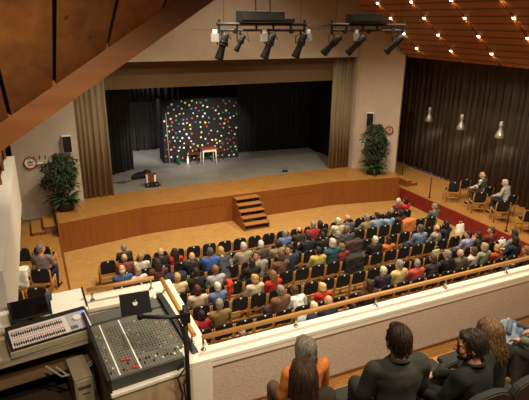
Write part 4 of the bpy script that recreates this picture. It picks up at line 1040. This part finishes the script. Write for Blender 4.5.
XS = [(1.40, 11.7), (1.45, 11.75), (1.45, 11.9), (1.6, 11.9), (2.0, 11.9), (2.3, 12.0), (2.6, 11.6)]
PITCH = .483
NUM = 'first second third fourth fifth sixth seventh eighth ninth tenth eleventh twelfth thirteenth fourteenth fifteenth sixteenth seventeenth eighteenth nineteenth twentieth twenty-first twenty-second twenty-third twenty-fourth'.split()
# nobody else shares hair, clothes and row, so those three single each person out
seen = {}
occupied = {}
for i, (r, x, y, z, hs, hw, tw, rgb, pk) in enumerate(PPL):
    x0 = PH[r]; k = round((x - x0) / PITCH)
    cand = [k, k + 1, k - 1] if x - (x0 + k * PITCH) > 0 else [k, k - 1, k + 1]
    for c in cand:
        if (r, c) not in occupied: k = c; break
    occupied[(r, k)] = i
    rnd = random.Random(i * 7 + 1)
    key = pk
    if pk == 'up': key = rnd.choice(['up', 'up', 'fold', 'knee', 'tiltl', 'tiltr'])
    J = POSES[key]; hz = J['head'].z; s = max(.9, min(1.12, z / hz))
    rz = rnd.uniform(-.15, .15); hy = J['head'].y * s
    # put the head where the head is
    h = RZ(rz) @ (J['head'] * s); loc = (x - h.x, y - h.y, max(0, z - hz * s))
    style = hs
    if hs == 'bald': hp = f'balding {hw}-haired' if 'thin' not in hw else f'bald {hw[5:]}-fringed'
    else: hp = ('long ' if hs == 'long' else '') + f'{hw}-haired'
    lab = f'{hp} person in {tw} sitting in the {ROWN[r]} audience row'
    seen.setdefault(lab, []).append(i)
    tm = M('cloth_%d' % i, tuple(c * .82 for c in rgb), .9, var=.12 if 'pattern' not in tw and 'plaid' not in tw and 'print' not in tw else .7, scale=9 if 'pattern' not in tw else 26)
    hc = hw
    tn = 'jacket' if any(q in tw for q in ('jacket', 'suit', 'vest', 'cardigan', 'waistcoat')) else 'shirt' if any(q in tw for q in ('shirt', 'blouse')) else 'jumper'
    p = seated(lab, loc, rz, s, hs, hc, tm, key, rnd.randrange(4), hs in ('bob', 'long'), 'audience in the hall', tn)
    if 'over grey sleeves' in tw or 'waistcoat' in tw:
        b = B()
        for sd in (-1, 1):
            rc(b, J['sh', sd].lerp(J['el', sd], .25), J['el', sd], .074, .060); rc(b, J['el', sd], J['el', sd].lerp(J['wr', sd], .9), .060, .045)
        obj('sleeves', remesh(b, 'sleeves', M('grey_sleeve' if 'grey' in tw else 'white_sleeve', (.34, .34, .38) if 'grey' in tw else (.66, .62, .6), .9), .014, 2), None, p)
for r in range(7):
    ks = [k for k in range(-6, 24) if XS[r][0] <= PH[r] + k * PITCH <= XS[r][1]]
    for j, k in enumerate(ks):
        x = PH[r] + k * PITCH
        if (r, k) in occupied:
            q = PPL[occupied[(r, k)]]; lab = f'black upholstered chair under the {q[5]}-haired person in {q[6]}, {ROWN[r]} row'
        else: lab = f'empty black upholstered chair, {ROWN[r]} row, {NUM[j]} from the left aisle'
        place_chair((x, ROWY[r], 0), 0, lab, 'chairs in the audience rows')
# chairs under people who sit past the end of a row
for (r, k), i in occupied.items():
    x = PH[r] + k * PITCH
    if not XS[r][0] <= x <= XS[r][1]:
        q = PPL[i]; place_chair((x, ROWY[r] if i != 59 else 9.42, 0), 0, f'black upholstered chair under the {q[5]}-haired person in {q[6]}, {ROWN[r]} row end', 'chairs in the audience rows')
coat('coat', 'navy coat over a chair back in the third row left of the bright blue shirt', (2.87, 11.70, 0), 0, (.02, .022, .045), .5, .5, 1)
coat('coat', 'orange jacket hung over a chair back in the second row near the red front', (10.95, 12.42, 0), 0, (.55, .17, .05), .42, .5, 2)
coat('coat', 'black coat over a chair back in the fourth row beside the maroon jacket', (7.72, 10.80, 0), 0, (.022, .018, .02), .5, .5, 3)
coat('coat', 'dark brown coat over a chair back in the third row right of the slate jacket', (8.3, 11.70, 0), 0, (.05, .03, .026), .5, .5, 4)
coat('scarf', 'red scarf over a chair back in the fourth row beside the light grey top', (4.02, 10.80, 0), 0, (.42, .03, .025), .05, .22, 5)
def bag(label, loc, m, w=.3, d=.12, h=.32, rz=0):
    t = thing('carrier_bag', label, 'bag', loc, rz)
    b = B(); v = []
    rings = [((0, 0, 0), w * .45, d * .5), ((0, 0, h * .3), w * .52, d * .62), ((0, 0, h * .8), w * .5, d * .4), ((0, 0, h), w * .48, d * .2)]
    loft(b, rings, 14); obj('body', remesh(b, 'bag', m, .014, 2, .012, 14), None, t)
    b = B(); path_tube(b, [(-.07, 0, h - .01), (-.05, 0, h + .09), (.05, 0, h + .09), (.07, 0, h - .01)], .008, 6); obj('handle', b, m, t)
bag('pale green carrier bag on a chair in the fifth row at the right', (10.265, 10.33, .48), M('pale_green', (.42, .41, .26), .7))
bag('bright white carrier bag on the floor by the red front, nearer the stage', (13.2, 12.31, .0), m_tagw, .36, .2, .4)
bag('bright white carrier bag on the floor by the red front, farther from the stage', (13.42, 10.72, .0), m_tagw, .36, .2, .4)

# ------------------------------------------------------------------ side platforms
k = 0
for (xx, yy), lab in (((14.17, 13.78), 'empty chair on the right platform nearest the stage'), ((14.17, 12.50), 'empty chair on the right platform before the person in dark waistcoat'), ((14.17, 11.50), 'empty chair on the right platform before the person in pale jacket'), ((14.17, 10.42), 'empty chair on the right platform at the edge of the picture'),
        ((14.92, 12.86), 'chair on the right platform under the person in dark waistcoat'), ((14.94, 11.82), 'chair on the right platform under the person in pale jacket'), ((14.86, 13.92), 'empty chair on the right platform by the curtain nearest the stage')):
    place_chair((xx, yy, .56), -.5 if xx < 14.5 else -.12, lab, 'chairs on the right side platform')
mw2 = M('white_shirt', (.68, .66, .62), .9, var=.05); mv = M('pale_jacket', (.42, .42, .40), .9, var=.08)
POSES['sideL'] = pose(.18, .15, 'knee', .25); POSES['sideR'] = pose(.22, .25, 'knee', .2)
p = seated('white-haired person in dark waistcoat and white sleeves seated on right platform', (14.90, 13.05, .56), .25, 1.0, 'bald', 'thin white', M('dark_waistcoat', (.06, .055, .045), .9), 'sideL', 3, False, 'people on the right platform', 'waistcoat')
J = POSES['sideL']; b = B()
for sd in (-1, 1): rc(b, J['sh', sd], J['el', sd], .070, .058); rc(b, J['el', sd], J['wr', sd], .058, .044)
obj('sleeves', remesh(b, 'sleeves', mw2, .014, 2, .006), None, p)
p = seated('white-haired person in pale jacket and light shirt seated on right platform', (14.93, 12.02, .56), .3, 1.0, 'short', 'white', mv, 'sideR', 1, False, 'people on the right platform', 'jacket')
k = 0
for (x, y), lab in (((-.16, 13.62), 'chair on the left platform, front row by the platform edge'), ((-.66, 13.72), 'chair on the left platform, front row by the wall'), ((-.26, 12.28), 'chair on the left platform under the person in mauve jacket'), ((-.77, 12.40), 'chair on the left platform beside the person in mauve jacket'), ((-.36, 11.35), 'chair on the left platform, back row by the platform edge'), ((-.86, 11.45), 'chair on the left platform, back row by the gallery')):
    place_chair((x, y, .56), -.25, lab, 'chairs on the left side platform')
POSES['leftside'] = pose(.05, -.5, 'knee', .05)
seated('grey-haired person in mauve grey jacket seated on the left platform', (-.20, 12.50, .56), -.45, 1.02, 'short', 'greying', M('mauve_jacket', (.17, .135, .14), .9, var=.1), 'leftside', 1, False, None, 'jacket')
coat('coat', 'white jacket over a chair on the left platform', (-.77, 12.40, .56), -.25, (.70, .66, .60), .44, .36, 7)
# ------------------------------------------------------------------ balcony audience in the foreground
def locks(b, n, seed, R, c, length, crown, face_open=.35, wav=.0, rad=.007, zmin=-1, back_only=False, out=.0):
    """locks of hair that run from the crown down over the skull and then hang"""
    rnd = random.Random(seed)
    for k in range(n):
        a = rnd.uniform(0, 2 * PI)
        front = math.sin(a) > .62
        th0 = rnd.uniform(.02, .9); L = length * rnd.uniform(.75, 1.05) * (face_open if front else 1)
        pts = []; rs = []; th = th0; used = 0; ph = rnd.uniform(0, 6.28); hang = None; lift = rnd.uniform(.98, 1.05)
        q = None; stepn = 15
        for i in range(stepn):
            f = i / (stepn - 1)
            if hang is None:
                p = Vector((R[0] * math.sin(th) * math.cos(a), R[1] * math.sin(th) * math.sin(a), R[2] * math.cos(th))) * lift
                th += L / stepn / .1
                if th > 1.75: hang = p.copy()
            else:
                hang = hang + Vector((hang.x * out, hang.y * out * .6 - .002, -L / stepn)); p = hang.copy()
            p = p + Vector((math.sin(ph + i * 1.1), math.cos(ph * 1.7 + i * 1.3), 0)) * wav * (f + .3)
            pts.append(c + p); rs.append(rad * (1 - .75 * f) * (.9 if i else .4))
        path_tube(b, pts, rs, 5)
def near_person(label, loc, rz, s, P, hair, haircol, topcol, seed, top='jumper', fem=False, trou=0, wide=1., skin=None, beard=None, head_roll=0):
    J = P
    p = bpy.data.objects.new('person', remesh(body_bm(J, 2), 'person_body', m_skin, .0055, 3)); C.objects.link(p)
    p.location = loc; p.rotation_euler = (0, 0, rz); p.scale = (s,) * 3; tag(p, label, 'person', 'people on the balcony')
    Hm = head_mat(J)
    obj(top, remesh(top_bm(J, wide, 1, fem), top, M('near_' + str(seed), topcol, .9, var=.12, scale=60, bump=.15), .011, 4, .016, 8, seed), None, p)
    b = B(); up = J['up']; path_tube(b, [up(.072 * math.cos(a), -.022 + .070 * math.sin(a), 1.075 + .012 * math.sin(a) * -1) for a in [2 * PI * i / 20 for i in range(21)]], .014, 8)
    obj('collar', b, M('near_' + str(seed), topcol), p)
    obj('trousers', remesh(trouser_bm(J), 'trousers', m_trou[trou], .014, 3, .008, 10), None, p)
    obj('shoes', remesh(shoe_bm(J), 'shoes', m_shoe, .012, 2), None, p)
    for sd in (-1, 1):
        b = B(); ell(b, Hm @ Vector((sd * .031, .078, .006)), (.0115, .0115, .0115)); obj('eye', b, M('eye_white', (.6, .58, .55), .3), p)
        b = B(); ell(b, Hm @ Vector((sd * .031, .0855, .006)), (.006, .006, .006)); obj('iris', b, M('iris_dark', (.02, .012, .008), .2), p)
        b = B(); path_tube(b, [Hm @ Vector((sd * x, y, z)) for x, y, z in ((.014, .094, .032), (.032, .091, .038), (.052, .078, .030))], [.003, .005, .002], 6); obj('eyebrow', b, m_hair(haircol), p)
    # hair: shell plus many separate locks
    b = hair_bm({'short': 'short', 'bob': 'bob', 'long': 'long', 'curly': 'bob'}[hair], seed)
    hm = remesh(b, 'hair_shell', m_hair(haircol), .007, 3, .006, 45, seed)
    bb = B(); bb.from_mesh(hm)
    c = Vector((0, -.02, .02))
    if hair == 'short': locks(bb, 420, seed, (.084, .100, .112), c, .17, 0, .45, .004, .0055)
    if hair == 'bob': locks(bb, 420, seed, (.090, .102, .114), c, .24, 0, .4, .004, .006)
    if hair == 'long': locks(bb, 560, seed, (.088, .104, .112), c, .56, 0, .5, .004, .007, out=.02)
    if hair == 'curly': locks(bb, 520, seed, (.098, .108, .116), c, .36, 0, .45, .013, .0075, out=.035)
    bmesh.ops.transform(bb, matrix=Hm, verts=bb.verts)
    for f in bb.faces: f.smooth = True
    obj('hair', bb, m_hair(haircol), p)
    if beard:
        b = B(); rnd = random.Random(seed)
        def E(cc, r): ell(b, (0, 0, 0), (.1, .1, .1), Hm @ Matrix.Translation(cc) @ Matrix.Diagonal((r[0], r[1], r[2], 1)), 16, 10)
        E((0, .036, -.088), (.52, .46, .32)); E((0, .068, -.108), (.30, .26, .20)); E((-.054, .018, -.065), (.12, .30, .36)); E((.054, .018, -.065), (.12, .30, .36)); rc(b, Hm @ Vector((-.03, .092, -.055)), Hm @ Vector((.03, .092, -.055)), .008, .008)
        obj('beard', remesh(b, 'beard', m_hair(beard), .007, 2, .006, 60, seed), None, p)
    return p
HAIRCOL.update({'near_brown': (.028, .014, .008), 'near_darkest': (.030, .018, .011), 'near_auburn': (.045, .019, .010), 'near_grey': (.15, .125, .105), 'near_honey': (.15, .082, .036), 'near_beard': (.02, .013, .010)})
def put(P, head, rz, s):
    h = RZ(rz) @ (P['head'] * s); return (head[0] - h.x, head[1] - h.y, head[2] - h.z)
# row one
P = pose(.04, .1, 'lap'); near_person('grey-haired person in orange top on the balcony, behind the parapet', put(P, (1.95, 3.36, 4.30), 0, .98), 0, .98, P, 'bob', 'near_grey', (.50, .15, .03), 31, 'top', True, 3)
# row two
P = pose(.10, .0, 'lap'); near_person('person with long dark brown hair at the left of the balcony seats', put(P, (1.44, 2.50, 4.79), 0, .98), 0, .98, P, 'long', 'near_auburn', (.035, .025, .02), 32, 'cardigan', True, 1)
P = pose(.05, .05, 'lap', 0, 1.08); near_person('dark-haired person in charcoal jumper seen from behind on the balcony', put(P, (2.29, 2.57, 4.80), -.2, 1.03), -.2, 1.03, P, 'short', 'near_brown', (.040, .040, .034), 33, 'jumper', False, 0, 1.08)
P = pose(.12, .75, 'knee', .10, 1.05); near_person('bearded person in black jacket turned to the left on the balcony', put(P, (2.86, 2.40, 4.70), .25, 1.02), .25, 1.02, P, 'short', 'near_darkest', (.011, .011, .012), 34, 'jacket', False, 0, 1.05, beard='near_beard')
P = pose(.10, -.15, 'lap', .1); near_person('person with wavy honey brown hair in black on the balcony', put(P, (3.32, 2.62, 4.56), -.1, .98), -.1, .98, P, 'curly', 'near_honey', (.011, .010, .010), 35, 'cardigan', True, 0)
# right edge of the picture
POSES['edge'] = pose(.12, -.2, 'open', .1)
P = pose(.12, -.2, 'lap', .1); near_person('person in blue shirt and pale jeans at the right end of the balcony', put(P, (4.93, 3.2, 4.22), .25, .98), .25, .98, P, 'bob', 'brown', (.075, .12, .28), 36, 'shirt', True, 1)
P = pose(.05, -.2, 'knee', .1); near_person('person in grey beside the right end of the balcony seats', put(P, (4.22, 2.45, 4.72), .2, 1.0), .2, 1.0, P, 'short', 'near_brown', (.16, .16, .14), 37, 'jumper', False, 2)
t = thing('denim_jacket', 'pale blue denim jacket heaped on the chair beside the blue shirt', 'jacket', (4.66, 3.42, 3.58), .3)
b = B(); N = 34; G = []
for lay in (0, 1):
    for i in range(N):
        for j in range(N):
            u = i / (N - 1) - .5; v = j / (N - 1) - .5
            q = Vector((u * 5, v * 5, 2.0)); z = .24 * math.exp(-(u * u * 7 + v * v * 5)) + .045 * math.sin(9 * u + 6 * v + 3 * noise.noise(q)) + .05 * noise.noise(q * 1.7)
            G.append(b.verts.new((u * .46 + .03 * noise.noise(q + Vector((9, 0, 0))), v * .40 + .03 * noise.noise(q + Vector((0, 9, 0))), z + .02 - lay * .018)))
ix = lambda l, i, j: G[l * N * N + i * N + j]
for i in range(N - 1):
    for j in range(N - 1):
        b.faces.new((ix(0, i, j), ix(0, i + 1, j), ix(0, i + 1, j + 1), ix(0, i, j + 1))).smooth = True
        b.faces.new((ix(1, i, j + 1), ix(1, i + 1, j + 1), ix(1, i + 1, j), ix(1, i, j))).smooth = True
for k in range(N - 1):
    for A in (((k, 0), (k + 1, 0)), ((k + 1, N - 1), (k, N - 1)), ((0, k + 1), (0, k)), ((N - 1, k), (N - 1, k + 1))):
        (p, q), (r, w) = A; b.faces.new((ix(0, r, w), ix(0, p, q), ix(1, p, q), ix(1, r, w)))
obj('body', b, M('denim_pale', (.30, .36, .46), .9, var=.2, scale=14), t)
b = B(); path_tube(b, [(-.15, -.05, .20), (-.02, .0, .28), (.10, -.04, .22), (.2, -.12, .14)], .03, 8); obj('sleeve', b, M('denim_dark', (.12, .15, .22), .9), t)
# balcony chairs: black, rounded backs
m_seatgrey = M('charcoal_seat', (.030, .030, .028), .85, var=.15, scale=30)
def balcony_chair():
    t = thing('balcony_chair', 'proto', 'chair')
    b = B(); box(b, -.225, .225, .05, .48, .40, .47, .03); obj('seat', b, m_seatgrey, t)
    b = B(); mt = Matrix.Translation((0, 0, .47)) @ RX(math.radians(8))
    pts = [(-.235, 0), (-.235, .30), (-.20, .37), (-.11, .41), (0, .42), (.11, .41), (.20, .37), (.235, .30), (.235, 0)]
    A = [b.verts.new(mt @ Vector((x, -.035, z))) for x, z in pts]; D = [b.verts.new(mt @ Vector((x, .035, z))) for x, z in pts]
    fs = [b.faces.new(A), b.faces.new(D[::-1])] + [b.faces.new((A[i], A[(i + 1) % 9], D[(i + 1) % 9], D[i])) for i in range(9)]
    bmesh.ops.bevel(b, geom=list(b.edges), offset=.012, segments=2, affect='EDGES'); obj('backrest', b, m_seatgrey, t)
    for sx in (-1, 1):
        for y in (.08, .44):
            b = B(); tube(b, (sx * .20, y, 0), (sx * .20, y, .41), .014, None, 8); obj('leg', b, m_darkmetal, t)
        b = B(); tube(b, (sx * .20, .08, .42), (sx * .20, -.0, .60), .014, None, 8); obj('back_bracket', b, m_darkmetal, t)
    return t
bch = balcony_chair(); first = True
spots = [(x, 3.10, 3.08, 'black balcony chair under the person in orange top' if i == 1 else f'black balcony chair behind the parapet, {NUM[i]} from the left', 'chairs in the first balcony row') for i, x in enumerate((1.44, 1.95, 2.46, 2.97, 3.48, 3.99, 4.50, 5.01))]
spots += [(x, 2.22, 3.55, f'black balcony chair under {who}', 'chairs in the second balcony row') for x, who in ((1.46, 'the person with long dark brown hair'), (2.25, 'the person in charcoal jumper'), (2.86, 'the bearded person'), (3.36, 'the person with wavy honey hair'), (4.22, 'the person in grey'))]
for x, y, z, lab, g in spots:
    if first: bch.location = (x, y, z); bch['label'] = lab; bch['group'] = g; first = False
    else: dup(bch, (x, y, z), 0, lab, g)
# programme held by the bearded person
t = thing('programme', 'small folded white programme beside the charcoal jumper on the balcony', 'programme', (2.60, 2.86, 4.24), .5)
b = B(); box(b, -.05, .05, -.075, .075, 0, .004, 0, 0, RX(.4)); obj('cover', b, m_paper, t)
b = B(); box(b, -.05, .05, -.075, .075, .006, .010, 0, 0, RX(.45)); obj('inner_sheet', b, m_tagw, t)
